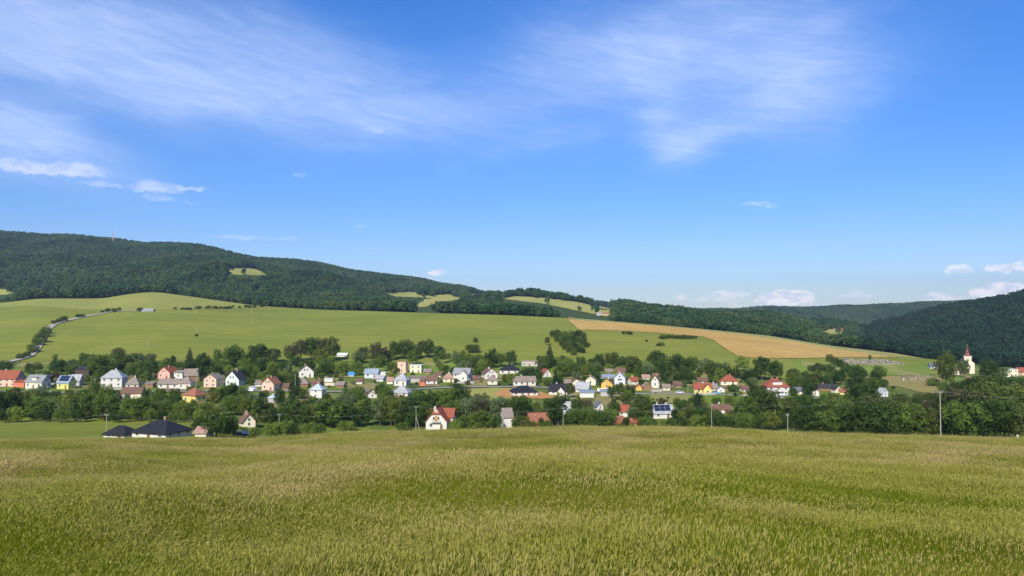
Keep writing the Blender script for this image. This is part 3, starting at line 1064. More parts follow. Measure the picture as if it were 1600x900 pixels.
M['plaster'] = paint('chimney_plaster', (0.66, 0.63, 0.58), 0.9, 0.15, 3)
M['door'] = paint('door_wood', (0.20, 0.10, 0.05), 0.6, 0.2)
M['solar'] = paint('solar_glass', (0.012, 0.018, 0.05), 0.2, 0.1, 1, spec=0.6)
M['rail'] = paint('rail_metal', (0.30, 0.30, 0.30), 0.5, 0.1, metal=0.6)
_gm, _nt, _b = new_mat('window_glass')
_n = noise(objcoord(), 2.0, 2, 0.5)
_nt.links.new(mixc(ramp(_n, 0.4, 0.6), (0.015, 0.02, 0.025), (0.05, 0.06, 0.07)), _b.inputs['Base Color'])
_b.inputs['Roughness'].default_value = 0.12
M['glass'] = _gm

WIN = {}


def win_mesh(w, h):
    key = (round(w, 1), round(h, 1))
    if key not in WIN:
        w, h = key
        t = 0.09
        f = MB()
        f.box(-w / 2, w / 2, -0.09, 0.01, h - t, h).box(-w / 2 - .06, w / 2 + .06, -0.14, 0.01, -t, t * 0.6)
        f.box(-w / 2, -w / 2 + t, -0.088, 0.008, t * .6, h - t).box(w / 2 - t, w / 2, -0.088, 0.008, t * .6, h - t)
        if w > 0.9:
            f.box(-t * .35, t * .35, -0.08, 0.006, t * .6, h - t)
        g = MB().box(-w / 2 + t * .9, w / 2 - t * .9, -0.045, 0.004, t * .5, h - t * .9)
        WIN[key] = (f.mesh('window', M['frame']), g.mesh('pane', M['glass']))
    return WIN[key]


def add_window(root, x, y, z, ang, w=1.1, h=1.3):
    fm, gm = win_mesh(w, h)
    o = obj('window', fm, root, (x, y, z))
    o.rotation_euler = (0, 0, ang)
    obj('pane', gm, o)
    return o


HOUSES = []     # (px0, px1, row_top, row_base, short, y)
UNIT = {}


def house(x0, x1, base, top, kind, wall, roof, short, label, yaw=None, eave=None, dp=None, cat='house', name='house', chim=1, win=True, floors=None,
          ymin=160, balcony=False, dormer=None, solar=False, wing=None, door=True, hipcut=0.0, over=0.45, ymax=760):
    p = at((x0 + x1) / 2, base, ymin, ymax)
    m = p.y / F                                  # metres per photo pixel
    w, H = (x1 - x0) * m * .91, (base - top) * m
    ev = H * (eave if eave else {'gf': 0.50, 'gs': 0.52, 'hip': 0.56, 'pyr': 0.58, 'flat': 0.92, 'shed': 0.75}[kind])
    dpt = dp if dp else {'gf': w * 0.95, 'gs': max(5.0, w * 0.58), 'hip': w * 0.8, 'pyr': w * .95, 'flat': w * 0.7, 'shed': w * .7}[kind]
    rz = R(yaw if yaw is not None else random.uniform(-9, 9))
    base_xy = Vector((p.x, p.y + dpt / 2))
    zb = p.z
    root = empty(name, (base_xy.x, base_xy.y, zb), rz)
    tag(root, label, cat, 'houses of the village')
    HOUSES.append((x0, x1, top, base, short, p.y))
    wm = paint('plaster_wall', C_[wall], 0.9, 0.12, 0.5)
    rm = roof_mat(*R_[roof])
    hw, hd = w / 2, dpt / 2
    f0 = -2.0
    wb = MB()
    ov = over
    th = 0.22
    ro = MB()
    rise = H - ev
    if kind in ('gf', 'gs'):
        if kind == 'gf':      # ridge runs away from the viewer
            wb.prism([(-hw, f0), (hw, f0), (hw, ev), (0, H - 0.12), (-hw, ev)], 'y', -hd, hd)
            k = rise / hw
            if hipcut:
                zc = H - rise * hipcut
                xc = hw * hipcut
                inset = hw * hipcut * 0.9
                for s in (-1, 1):
                    ro.slab([(s * (hw + ov), -hd - ov, ev - ov * k + th), (s * (hw + ov), hd + ov, ev - ov * k + th), (0, hd + ov, H + th), (0, -hd - ov + inset, H + th), (s * xc, -hd - ov, zc + th)], th)
                ro.slab([(-xc, -hd - ov - .02, zc + th), (xc, -hd - ov - .02, zc + th), (0, -hd - ov + inset, H + th + .01)], th)
            else:
                for s in (-1, 1):
                    ro.slab([(s * (hw + ov), -hd - ov, ev - ov * k + th), (s * (hw + ov), hd + ov, ev - ov * k + th), (0, hd + ov, H + th), (0, -hd - ov, H + th)], th)
        else:
            wb.prism([(-hd, f0), (hd, f0), (hd, ev), (0, H - 0.12), (-hd, ev)], 'x', -hw, hw)
            k = rise / hd
            for s in (-1, 1):
                ro.slab([(-hw - ov, s * (hd + ov), ev - ov * k + th), (hw + ov, s * (hd + ov), ev - ov * k + th), (hw + ov, 0, H + th), (-hw - ov, 0, H + th)], th)
    elif kind in ('hip', 'pyr'):
        wb.box(-hw, hw, -hd, hd, f0, ev)
        r = max(0.0, hw - hd) if kind == 'hip' else 0.02
        if kind == 'hip' and r < hw * 0.25:
            r = hw * 0.28
        e, q = ev - 0.05, ov
        A = [(-hw - q, -hd - q, e), (hw + q, -hd - q, e), (hw + q, hd + q, e), (-hw - q, hd + q, e)]
        P0, P1 = (-r, 0, H), (r, 0, H)
        ro.add(A + [P0, P1], [(0, 1, 5, 4), (1, 2, 5), (2, 3, 4, 5), (3, 0, 4), (3, 2, 1, 0)])
        ro.box(-hw - q, hw + q, -hd - q, hd + q, e - 0.2, e - 0.003)
    elif kind == 'flat':
        wb.box(-hw, hw, -hd, hd, f0, H - 0.25)
        ro.box(-hw - .25, hw + .25, -hd - .25, hd + .25, H - 0.248, H)
    else:   # single pitch
        wb.prism([(-hd, f0), (hd, f0), (hd, H - .2), (-hd, ev)], 'x', -hw, hw)
        k = (H - ev) / dpt
        ro.slab([(-hw - .3, -hd - .4, ev - .4 * k + .1), (hw + .3, -hd - .4, ev - .4 * k + .1), (hw + .3, hd + .3, H + .3 * k - .08), (-hw - .3, hd + .3, H + .3 * k - .08)], 0.16)
    wb.build('wall', wm, root)
    rf = ro.build('roof', rm, root)
    rng = random.Random(hash(short) % 9999 if False else sum(map(ord, short)))
    # chimneys
    for c in range(chim):
        if kind in ('gf',):
            cx, cy = rng.choice((-1, 1)) * hw * .18, hd * rng.uniform(-.5, .3)
        elif kind == 'gs':
            cx, cy = hw * (rng.uniform(-.55, .55) if chim == 1 else (-.45 + .9 * c / max(1, chim - 1))), hd * .12
        else:
            cx, cy = hw * (.12 if chim == 1 else (-.25 + .5 * c)), hd * .08
        MB().box(cx - .28, cx + .28, cy - .28, cy + .28, H - rise * .45, H + .75).box(cx - .36, cx + .36, cy - .36, cy + .36, H + .752, H + .86) \
            .build('chimney', rng.choice((M['stone'], M['plaster'])), rf)
    # windows: front and both sides
    if win:
        fl = floors if floors else max(1, round(ev / 3.0))
        fh = ev / fl
        ww = 1.2 if w > 7 else 0.9
        wh = min(1.4, fh * 0.48)
        for side in range(4 if True else 3):
            if side == 2:
                continue
            span = w if side == 0 else dpt
            n = max(1, int(span / 3.1))
            if span < 3.4:
                n = 1
            for i in range(fl):
                for j in range(n):
                    u = (j + .5) / n * span - span / 2
                    z = i * fh + fh * .36
                    if side == 0:
                        if door and i == 0 and j == n // 2 and n > 1:
                            MB().box(u - .5, u + .5, -hd - .06, -hd + .02, 0.0, min(2.1, fh * .8)).build('door', M['door'], root)
                            continue
                        add_window(root, u, -hd, z, 0, ww, wh)
                    elif side == 1:
                        add_window(root, hw, u, z, R(90), ww, wh)
                    else:
                        add_window(root, -hw, u, z, R(-90), ww, wh)
        if kind == 'gf' and rise > 1.6:
            n = 2 if w > 7 and rise > 2.6 else 1
            for j in range(n):
                add_window(root, (j - (n - 1) / 2) * 1.7, -hd, ev + rise * .12, 0, 0.9, min(1.2, rise * .36))
        if kind == 'gs' and rise > 1.6:
            for s in (-1, 1):
                add_window(root, s * hw, 0, ev + rise * .12, R(90 * s), 0.9, min(1.2, rise * .36))
    if balcony:
        bz, bw = ev * balcony, w * .42
        b = MB().box(-bw / 2, bw / 2, -hd - 1.3, -hd - .003, bz - .16, bz).build('balcony', M['plaster'], root)
        r_ = MB().box(-bw / 2, bw / 2, -hd - 1.28, -hd - 1.22, bz + .9, bz + .98)
        for k in range(9):
            q = -bw / 2 + .04 + k * (bw - .1) / 8
            r_.box(q, q + .05, -hd - 1.275, -hd - 1.225, bz, bz + .9)
        r_.build('railing', M['frame_brown'], b)
    if dormer:
        # one wide dormer with windows on the front roof slope
        dw, dz0, dh = w * dormer, ev + rise * .22, rise * .42
        yb = -hd * (1 - .22) - .25
        d = MB().box(-dw / 2, dw / 2, yb, yb + hd * .6, dz0, dz0 + dh).build('dormer', wm, root)
        MB().slab([(-dw / 2 - .2, yb - .3, dz0 + dh + .12), (dw / 2 + .2, yb - .3, dz0 + dh + .12), (dw / 2 + .2, yb + hd * .75, dz0 + dh + .55), (-dw / 2 - .2, yb + hd * .75, dz0 + dh + .55)], .1).build('dormer_roof', rm, d)
        n = max(2, int(dw / 1.5))
        for j in range(n):
            fm, gm = win_mesh(0.9, min(1.0, dh * .7))
            q = obj('dormer_window', fm, d, ((j + .5) / n * dw - dw / 2, yb, dz0 + dh * .15))
    if solar:
        k = math.atan2(rise, hd)
        n = 5 if w > 9 else 3
        for j in range(n):
            for i in range(2):
                u = (j - (n - 1) / 2) * (w * .8 / n)
                s0, s1 = .14 + .40 * i, .14 + .40 * i + .36
                y0, y1 = -hd * (1 - s0), -hd * (1 - s1)
                g = w * .38 / n
                z_ = lambda s: ev + rise * s + .34
                MB().slab([(u - g, y0, z_(s0)), (u + g, y0, z_(s0)), (u + g, y1, z_(s1)), (u - g, y1, z_(s1))], .06).build('solar_panel', M['solar'], rf)
    if wing:
        # lower cross wing towards the viewer: (u centre, width, height factor)
        u, wd, hf = wing
        a0 = u * w
        ew, Hw = ev * min(1, hf + .1), H * hf
        y0 = -hd - 2.2
        hh = wd * w / 2
        MB().prism([(a0 - hh, f0), (a0 + hh, f0), (a0 + hh, ew), (a0, Hw - .1), (a0 - hh, ew)], 'y', y0, -hd - .004).build('wing_wall', wm, root)
        kk = (Hw - ew) / hh
        wr = MB()
        for s in (-1, 1):
            wr.slab([(a0 + s * (hh + .4), y0 - .4, ew - .4 * kk + th), (a0 + s * (hh + .4), 0, ew - .4 * kk + th), (a0, 0, Hw + th), (a0, y0 - .4, Hw + th)], th)
        wr.build('wing_roof', rm, root)
        add_window(root, a0, y0, ew * .3, 0, 1.1, min(1.3, ew * .4))
    return root, w, dpt, ev, H


def build_village():
    h = house
    # ---- left end
    h(-14, 27, 604, 580, 'gs', 'peach', 'red', 'the peach red-roofed house', 'peach house with red roof cut by the left edge of the picture', floors=2)
    h(20, 40, 605, 594, 'shed', 'redwall', 'red', 'the low red shed', 'low red shed roof beside the peach house at the left edge', cat='shed', name='shed', chim=0, win=False)
    h(37, 71, 607, 587, 'gs', 'cream', 'grey', 'the cream house with the big dormer', 'cream house with grey roof and a dormer near the left edge', yaw=-14, dormer=.3, floors=1)
    h(87, 112, 608, 588, 'gs', 'lime', 'bluegrey', 'the lime yellow house', 'lime yellow house with solar panels on its blue grey roof', yaw=-16, solar=True)
    h(108, 124, 603, 586, 'gs', 'grey', 'lightgrey', 'the grey annex', 'grey low annex right beside the lime yellow house', chim=0, cat='shed', name='annex')
    h(116, 142, 588, 573, 'shed', 'darkwood', 'dark', 'the dark barn', 'dark wooden barn among trees above the lime yellow house', cat='barn', name='barn', chim=0, win=False)
    h(155, 189, 605, 579, 'hip', 'white', 'lightgrey', 'the tall white hip-roofed house', 'tall white two storey house with pale grey hip roof', yaw=8, eave=.56, floors=2)
    h(195, 216, 607, 590, 'hip', 'white', 'greybrown', 'the grey-brown cottage', 'small cottage with grey brown hip roof right of the tall white house', yaw=5, eave=.38)
    h(187, 220, 623, 606, 'gs', 'cream', 'brown', 'the dark brown-roofed barn', 'cream barn with dark brown roof half hidden by the stream trees', yaw=6, cat='barn', name='barn', win=False, chim=0)
    h(246, 270, 592, 574, 'gf', 'pink', 'red', 'the pink house', 'pink house with red gable roof above the white bungalow', yaw=-14, eave=.55)
    h(245, 279, 607, 593, 'gs', 'white', 'greybrown', 'the long white bungalow', 'long white bungalow with faded grey brown roof below the pink house')
    h(277, 299, 608, 590, 'hip', 'pale', 'greybrown', 'the pale cottage', 'pale cottage with pointed grey brown roof joined to the long bungalow', eave=.5)
    h(286, 309, 596, 577, 'gs', 'wood', 'greybrown', 'the weathered barn', 'weathered brown barn with grey roof behind the pale cottage', yaw=20, cat='barn', name='barn', win=False, chim=0)
    h(271, 287, 592, 579, 'shed', 'white', 'greybrown', 'the white lean-to', 'white lean-to wedged between the pink house and the weathered barn', cat='shed', name='shed', chim=0)
    h(318, 342, 605, 585, 'gf', 'peach', 'greybrown', 'the unfinished house', 'unfinished peach brick house with dark empty window openings', yaw=-12, eave=.64, floors=2, door=False)
    h(351, 377, 603, 580, 'gf', 'mint', 'dark', 'the pale mint gable house', 'pale mint house with steep dark roof and white gable', yaw=-10, eave=.45)
    h(284, 314, 630, 608, 'hip', 'yellow', 'orange', 'the bright yellow house', 'bright yellow house with orange red hip roof by the stream trees', yaw=-24, eave=.56)
    h(323, 343, 626, 617, 'gs', 'redwall', 'brown', 'the red-brown shed', 'red brown garden shed right of the bright yellow house', cat='shed', name='shed', chim=0, win=False)
    h(409, 432, 611, 590, 'gf', 'peach', 'orange', 'the peach gable house', 'peach gable house with orange brown roof and cream front', yaw=-15, eave=.55)
    h(386, 397, 612, 604, 'gf', 'mint', 'white', 'the tiny white hut', 'tiny white hut with pale roof left of the peach gable house', cat='hut', name='hut', chim=0, win=False)
    h(463, 488, 590, 571, 'gf', 'white', 'brown', 'the white house high in the garden', 'white house with brown gable roof high in the green gardens', yaw=14, eave=.5)
    h(462, 482, 605, 592, 'hip', 'wood', 'greybrown', 'the wooden hip-roofed shed', 'wooden shed with grey brown hip roof below the high white house', cat='shed', name='shed', chim=0, eave=.45)
    h(486, 501, 604, 594, 'gs', 'wood', 'brown', 'the brown outbuilding', 'brown outbuilding behind the white house with the pale blue roof', cat='shed', name='shed', chim=0, win=False)
    h(418, 437, 629, 616, 'hip', 'grey', 'paleblue', 'the pale blue-roofed garage', 'low garage with pale blue and white roof among the stream trees', cat='garage', name='garage', chim=0, win=False)
    h(372, 394, 668, 647, 'gf', 'cream', 'brown', 'the cream house in the near trees', 'cream house with brown roof half buried in the near trees', yaw=34, eave=.42, chim=2, ymax=330)
    h(304, 323, 684, 669, 'gs', 'pale', 'rose', 'the pale lean-to at the meadow', 'pale shed with faded pink roof just behind the meadow edge', cat='shed', name='shed', chim=0, win=False, ymax=300)
    h(203, 278, 685, 660, 'hip', 'white', 'black', 'the large black-roofed bungalow', 'large new white bungalow with black hip roof behind the meadow', yaw=-20, eave=.34, ymax=250)
    h(160, 204, 685, 667, 'hip', 'white', 'black', 'the smaller black-roofed bungalow', 'smaller white bungalow with black hip roof beside the wooden pole', yaw=-16, eave=.34, chim=0, ymax=250)
    # ---- middle left
    h(484, 505, 622, 600, 'pyr', 'white', 'paleblue', 'the white cube house', 'white cube house with pale blue pyramid roof', yaw=-8, eave=.60, floors=2)
    h(506, 520, 597, 591, 'flat', 'white', 'white', 'the small white garage', 'small flat white garage beside the long pink wall', cat='garage', name='garage', chim=0, win=False)
    h(572, 588, 622, 609, 'gf', 'white', 'brown', 'the small white gable hut', 'small white gable cottage with brown roof near the road', yaw=16, eave=.5, cat='cottage', name='cottage', chim=0)
    h(569, 592, 591, 577, 'gs', 'bluewhite', 'bluegrey', 'the blue-grey roofed house', 'pale house with wide blue grey sheet metal roof', eave=.55)
    h(594, 603, 587, 580, 'flat', 'white', 'grey', 'the white block', 'small white block right of the blue grey roofed house', cat='shed', name='shed', chim=0, win=False)
    h(586, 602, 596, 587, 'gs', 'white', 'lightgrey', 'the low pale-roofed annex', 'low annex with pale grey roof below the small white block', yaw=-20, cat='shed', name='annex', chim=0)
    h(544, 553, 589, 582, 'gs', 'bluewhite', 'blue', 'the blue-roofed hut', 'small hut with bright blue roof among orchard trees', cat='hut', name='hut', chim=0, win=False)
    h(621, 636, 584, 565, 'flat', 'peach', 'rose', 'the peach concrete shell', 'peach coloured unfinished tall block on the upper slope', yaw=-12, floors=2, chim=0, cat='building', name='building', door=False)
    h(640, 660, 583, 570, 'flat', 'cream', 'white', 'the cream flat-topped block', 'cream flat topped block right of the unfinished peach block', yaw=-6, chim=0, cat='building', name='building')
    h(616, 638, 603, 585, 'hip', 'white', 'lightgrey', 'the white house with the pale hip roof', 'white house with pale grey hip roof above the timber pile', yaw=-14, eave=.5)
    h(640, 664, 598, 588, 'shed', 'concrete', 'greybrown', 'the long grey shed', 'long grey shed between two white houses', cat='shed', name='shed', chim=0, win=False)
    h(655, 664, 603, 589, 'hip', 'redwall', 'brown', 'the red garden hut', 'small red garden hut with brown hip roof by the long grey shed', cat='hut', name='hut', chim=0, win=False)
    h(665, 684, 600, 588, 'gs', 'white', 'brown', 'the white bungalow with maroon roof', 'white bungalow with plain maroon brown roof', eave=.5)
    h(691, 709, 597, 584, 'hip', 'cream', 'rose', 'the rose-roofed bungalow', 'cream bungalow with rose coloured hip roof', eave=.45)
    h(614, 640, 619, 604, 'hip', 'pale', 'lightgrey', 'the pale grey roof at the roadside', 'pale house with light grey hip roof at the roadside', yaw=-10, eave=.36)
    h(526, 543, 558, 552, 'gs', 'white', 'white', 'the white cabin under the pines', 'white cabin under the tall dark trees at the field edge', cat='cabin', name='cabin', chim=0, win=False)
    # ---- the red roofed house at the meadow edge
    r0, w, d, ev, H = h(666, 702, 672, 640, 'gf', 'white', 'red', 'the white red-roofed house at the meadow edge', 'white house with red half hipped roof and balcony right at the meadow edge',
                        yaw=-6, eave=.42, hipcut=.42, chim=0, balcony=.98, ymax=330, floors=1, dp=11.5)
    rm, wm = roof_mat(*R_['red']), paint('plaster_wall', C_['white'], 0.9, 0.12, 0.5)
    MB().box(-w * .60, w * .66, 0.4, 6.4, -2, ev * 1.28).build('cross_wall', wm, r0)
    cr = MB()
    e2, H2 = ev * 1.25, H * .93
    for s in (-1, 1):
        cr.slab([(-w * .66, 3.4 + s * 3.6, e2), (w * .72, 3.4 + s * 3.6, e2), (w * .72, 3.4, H2), (-w * .66, 3.4, H2)], .22)
    cr = cr.build('cross_roof', rm, r0)
    MB().box(-w * .30, -w * .22, 1.6, 2.3, H * .7, H * 1.02).build('chimney', M['plaster'], cr)
    MB().box(-.55, .55, -d / 2 - .08, -d / 2 + .01, ev * .98, ev * .98 + 2.1).build('balcony_door', paint('oak', (.45, .22, .06), .6), r0)
    # ---- middle
    h(708, 737, 596, 576, 'gs', 'white', 'grey', 'the big white house with grey roof', 'big white two storey house with small grey roof and garden terrace', yaw=-18, eave=.6, floors=2, wing=(.22, .5, .85))
    h(753, 776, 592, 576, 'gf', 'white', 'brown', 'the white gable house with brown roof', 'white gable house with brown roof left of the black roofed villa', yaw=18, eave=.5)
    h(761, 777, 601, 588, 'hip', 'cream', 'greybrown', 'the small cream hipped house', 'small cream house with grey brown hip roof in front of the white gable house', eave=.5)
    h(780, 812, 585, 571, 'hip', 'white', 'black', 'the black-roofed villa', 'white villa with low black roof and two white chimneys', eave=.48, chim=2)
    h(800, 838, 603, 589, 'gs', 'white', 'greybrown', 'the long white farmhouse', 'long white farmhouse with grey brown roof above the new bungalow', yaw=4)
    h(797, 840, 619, 604, 'hip', 'white', 'black', 'the new bungalow on bare soil', 'new white bungalow with black hip roof on bare orange soil', yaw=8, eave=.42, chim=1, dp=11)
    h(845, 860, 590, 577, 'gf', 'white', 'red', 'the little red-roofed cottage', 'little white cottage with bright red roof on the garden slope', yaw=24, eave=.42, cat='cottage', name='cottage', chim=0)
    h(858, 889, 617, 601, 'gs', 'pale', 'black', 'the black-roofed roadside house', 'pale house with steep black roof and front gable by the road', yaw=-12, eave=.4, wing=(.2, .42, .8))
    h(815, 842, 573, 564, 'flat', 'concrete', 'rose', 'the flat concrete shell', 'flat roofed concrete shell on the slope above the black villa', cat='building', name='building', chim=0, floors=1)
    h(901, 923, 613, 598, 'gs', 'white', 'lightgrey', 'the pale-roofed workshop', 'white workshop with pale grey roof right of the dark spruce', yaw=-22, eave=.4, cat='workshop', name='workshop')
    h(906, 930, 621, 611, 'shed', 'white', 'bluegrey', 'the low blue-grey shed', 'low shed with blue grey roof in front of the pale roofed workshop', cat='shed', name='shed', chim=0, win=False)
    h(938, 956, 619, 609, 'shed', 'grey', 'bluegrey', 'the grey carport', 'grey carport with blue grey roof below the orange house', cat='carport', name='carport', chim=0, win=False)
    h(916, 933, 602, 588, 'gf', 'cream', 'greybrown', 'the cream gable by the spruce', 'cream gable house right beside the tall dark spruce', yaw=-12, eave=.6)
    h(893, 906, 603, 592, 'gf', 'cream', 'brown', 'the small cream gable', 'small cream gable house left of the tall dark spruce', yaw=10, eave=.6, chim=0)
    h(941, 960, 608, 592, 'gf', 'orange', 'brown', 'the orange house', 'bright orange gable house with brown roof', yaw=-16, eave=.55)
    h(961, 979, 601, 582, 'gf', 'bluewhite', 'lightgrey', 'the white alpine gable house', 'white gable house with pale blue roof and wide balcony', yaw=-12, eave=.55, balcony=.9, floors=2)
    h(934, 962, 592, 586, 'gs', 'grey', 'bluegrey', 'the long blue-grey barn', 'long barn with blue grey roof behind the orange house', cat='barn', name='barn', chim=0, win=False)
    h(962, 978, 585, 575, 'gs', 'wood', 'brown', 'the brown barn on the slope', 'brown barn on the slope above the white alpine gable house', cat='barn', name='barn', chim=0, win=False)
    h(984, 998, 601, 590, 'gs', 'pale', 'red', 'the red roof beside the alpine house', 'small house with dull red roof right of the white alpine gable house', yaw=20)
    h(993, 1003, 610, 601, 'gf', 'orange', 'orange', 'the small orange hut', 'small orange hut with orange roof at the roadside', cat='hut', name='hut', chim=0, win=False)
    h(1004, 1019, 609, 599, 'gf', 'wood', 'rose', 'the open timber shed', 'open timber shed with a rose coloured gable roof', cat='shed', name='shed', chim=0, win=False)
    h(1019, 1032, 606, 587, 'gf', 'white', 'brown', 'the narrow white house', 'narrow white house with brown gable roof beside a pale pole', yaw=-18, eave=.55)
    h(1020, 1034, 592, 584, 'gs', 'wood', 'brown', 'the brown barn behind', 'brown barn roof behind the narrow white house', cat='barn', name='barn', chim=0, win=False)
    # ---- near middle, behind the meadow
    h(784, 799, 669, 640, 'gs', 'white', 'greybrown', 'the tall white barn', 'tall narrow white building with mossy grey roof behind the meadow', yaw=12, eave=.6, chim=0, win=False, ymax=330, dp=7, cat='barn', name='barn')
    h(824, 857, 667, 647, 'gs', 'brick', 'orange', 'the overgrown orange roof', 'orange tiled barn roof overgrown with ivy at the meadow edge', yaw=16, eave=.35, chim=0, win=False, ymax=330, cat='barn', name='barn')
    h(880, 891, 648, 629, 'gs', 'bluewhite', 'lightgrey', 'the pale roof in the trees', 'pale roofed hut hidden between dark trees behind the meadow', chim=0, win=False, cat='hut', name='hut', ymax=400)
    h(930, 942, 641, 628, 'gf', 'white', 'slate', 'the white gable in the trees', 'small white gable with slate roof peeping between the trees', yaw=20, chim=0, ymax=420)
    h(964, 985, 651, 634, 'gs', 'white', 'red', 'the red-roofed house in the hedge', 'white house with dull red roof behind garden hedges', yaw=-18, eave=.5, ymax=380)
    h(1018, 1053, 654, 634, 'gs', 'white', 'lightgrey', 'the white house with solar roof', 'white house whose pale roof is covered with solar panels', yaw=6, eave=.45, solar=True, chim=2, ymax=380)
    h(964, 975, 665, 652, 'gs', 'brick', 'orange', 'the orange-roofed hut', 'orange roofed hut behind the meadow edge', yaw=30, chim=0, win=False, cat='hut', name='hut', ymax=330)
    h(983, 993, 665, 655, 'gs', 'brick', 'orange', 'the lower orange hut', 'lower orange roofed hut just right of the other orange hut', yaw=20, chim=0, win=False, cat='hut', name='hut', ymax=330)
    h(1115, 1144, 646, 633, 'gs', 'pale', 'brown', 'the brown roof in the hedge trees', 'house with brown red roof sunk among the hedge trees', yaw=-10, ymax=400)
    # ---- right
    h(1085, 1114, 615, 600, 'gs', 'yellow', 'red', 'the yellow house with red roof', 'pale yellow house with red roof and front gable by the road', yaw=-6, wing=(.22, .48, .98))
    h(1121, 1134, 613, 604, 'gf', 'white', 'grey', 'the little white gable house', 'little white gable house right of the pale yellow house', yaw=-10, chim=0)
    h(1108, 1122, 612, 600, 'gs', 'grey', 'greybrown', 'the grey barn', 'grey barn between the pale yellow house and the little white gable', cat='barn', name='barn', win=False)
    h(1128, 1155, 602, 587, 'hip', 'cream', 'red', 'the cream house with red hip roof', 'cream house with bright red hip roof alone on the slope', yaw=-14, eave=.45)
    h(1196, 1235, 618, 593, 'hip', 'white', 'red', 'the large red-roofed villa', 'large white three storey villa with red hip roof and long dormer', yaw=4, eave=.54, floors=2, dormer=.42, balcony=.5, chim=2)
    h(1268, 1281, 619, 606, 'gf', 'white', 'dark', 'the white gable under dark roof', 'small white gable house beneath a long dark barn roof', yaw=-6, eave=.55, chim=0)
    h(1279, 1308, 611, 601, 'gs', 'wood', 'dark', 'the long dark barn', 'long dark roofed barn behind the small white gable', cat='barn', name='barn', win=False)
    h(1303, 1315, 614, 603, 'gf', 'cream', 'dark', 'the cream gable at the dark barn', 'cream gable house at the right end of the dark barn', yaw=18, eave=.6, chim=0)
    h(1315, 1329, 617, 608, 'gs', 'yellow', 'orange', 'the small yellow house', 'small yellow house with orange roof beside the cream gable', yaw=-20, chim=0)
    h(1376, 1388, 620, 607, 'gf', 'bluewhite', 'lightgrey', 'the white hut in the right wood', 'white hut with pale roof in the trees below the cemetery', yaw=20, chim=0, cat='hut', name='hut')
    h(1454, 1467, 577, 568, 'gs', 'bluewhite', 'slate', 'the chapel hall', 'white hall with dark roof at the top of the cemetery lawn', chim=0, cat='hall', name='hall', ymax=770)
    h(1568, 1592, 589, 577, 'flat', 'cream', 'white', 'the flat white building', 'flat roofed white building near the right edge', chim=0, cat='building', name='building', ymax=770)
    h(1591, 1614, 588, 575, 'gs', 'peach', 'red', 'the red roof at the right edge', 'peach house with red roof cut by the right edge', chim=0, ymax=770)
    h(1491, 1500, 586, 577, 'gf', 'cream', 'rose', 'the tiny chapel', 'tiny cream chapel left of the church', chim=0, cat='chapel', name='chapel', win=False, ymax=770)
    # ---- small outbuildings in the gaps
    for a in [(62, 78, 600, 586, 'shed', 'darkwood', 'dark', 'the dark carport', 'dark open carport right behind the cream dormer house', 'carport'), (1090, 1106, 599, 591, 'gs', 'wood', 'brown', 'the brown garden barn', 'brown garden barn behind the pale yellow house', 'barn'),
              (226, 240, 606, 597, 'shed', 'wood', 'greybrown', 'the plank shed', 'plank shed left of the long white bungalow', 'shed'), (436, 450, 609, 600, 'gs', 'wood', 'brown', 'the brown shed by the peach gable', 'brown shed right of the peach gable house', 'shed'),
              (398, 408, 604, 596, 'gs', 'pale', 'greybrown', 'the pale shed', 'pale little shed left of the peach gable house roof', 'shed'), (525, 538, 606, 597, 'gs', 'wood', 'greybrown', 'the grey hay shed', 'grey hay shed right of the pink garden wall', 'shed'),
              (556, 566, 600, 592, 'gs', 'white', 'brown', 'the tiny brown-roofed store', 'tiny store with brown roof below the blue roofed hut', 'shed'), (604, 614, 600, 590, 'gs', 'cream', 'rose', 'the small cream annex', 'small cream annex left of the white house with pale hip roof', 'shed'),
              (738, 750, 597, 588, 'gs', 'wood', 'brown', 'the brown garden shed', 'brown garden shed right of the big white house', 'shed'), (880, 892, 603, 594, 'gs', 'wood', 'greybrown', 'the grey timber store', 'grey timber store left of the small cream gable', 'shed'),
              (1036, 1048, 610, 601, 'gs', 'pale', 'greybrown', 'the pale barn', 'pale barn right of the narrow white house', 'barn'), (1052, 1066, 606, 597, 'gs', 'wood', 'brown', 'the brown barn under trees', 'brown barn under the round trees right of the pale barn', 'barn'),
              (1004, 1016, 594, 586, 'gs', 'white', 'rose', 'the white garden house', 'white garden house above the open timber shed', 'house'), (946, 958, 584, 577, 'gs', 'wood', 'greybrown', 'the upper plank barn', 'plank barn above the long blue grey barn', 'barn'),
              (1160, 1172, 613, 604, 'gs', 'cream', 'brown', 'the cream cabin', 'cream cabin between the little white gable and the large villa', 'cabin'), (1242, 1256, 616, 606, 'gs', 'white', 'slate', 'the slate-roofed cabin', 'white cabin with slate roof right of the large villa', 'cabin'),
              (662, 674, 585, 577, 'gs', 'wood', 'greybrown', 'the slope barn', 'small barn on the slope right of the cream flat block', 'barn'), (680, 690, 590, 582, 'gs', 'pale', 'brown', 'the upper pale shed', 'pale shed above the maroon roofed bungalow', 'shed')]:
        h(*a[:9], chim=0, win=a[9] in ('house', 'cabin', 'barn'), cat=a[9], name=a[9])
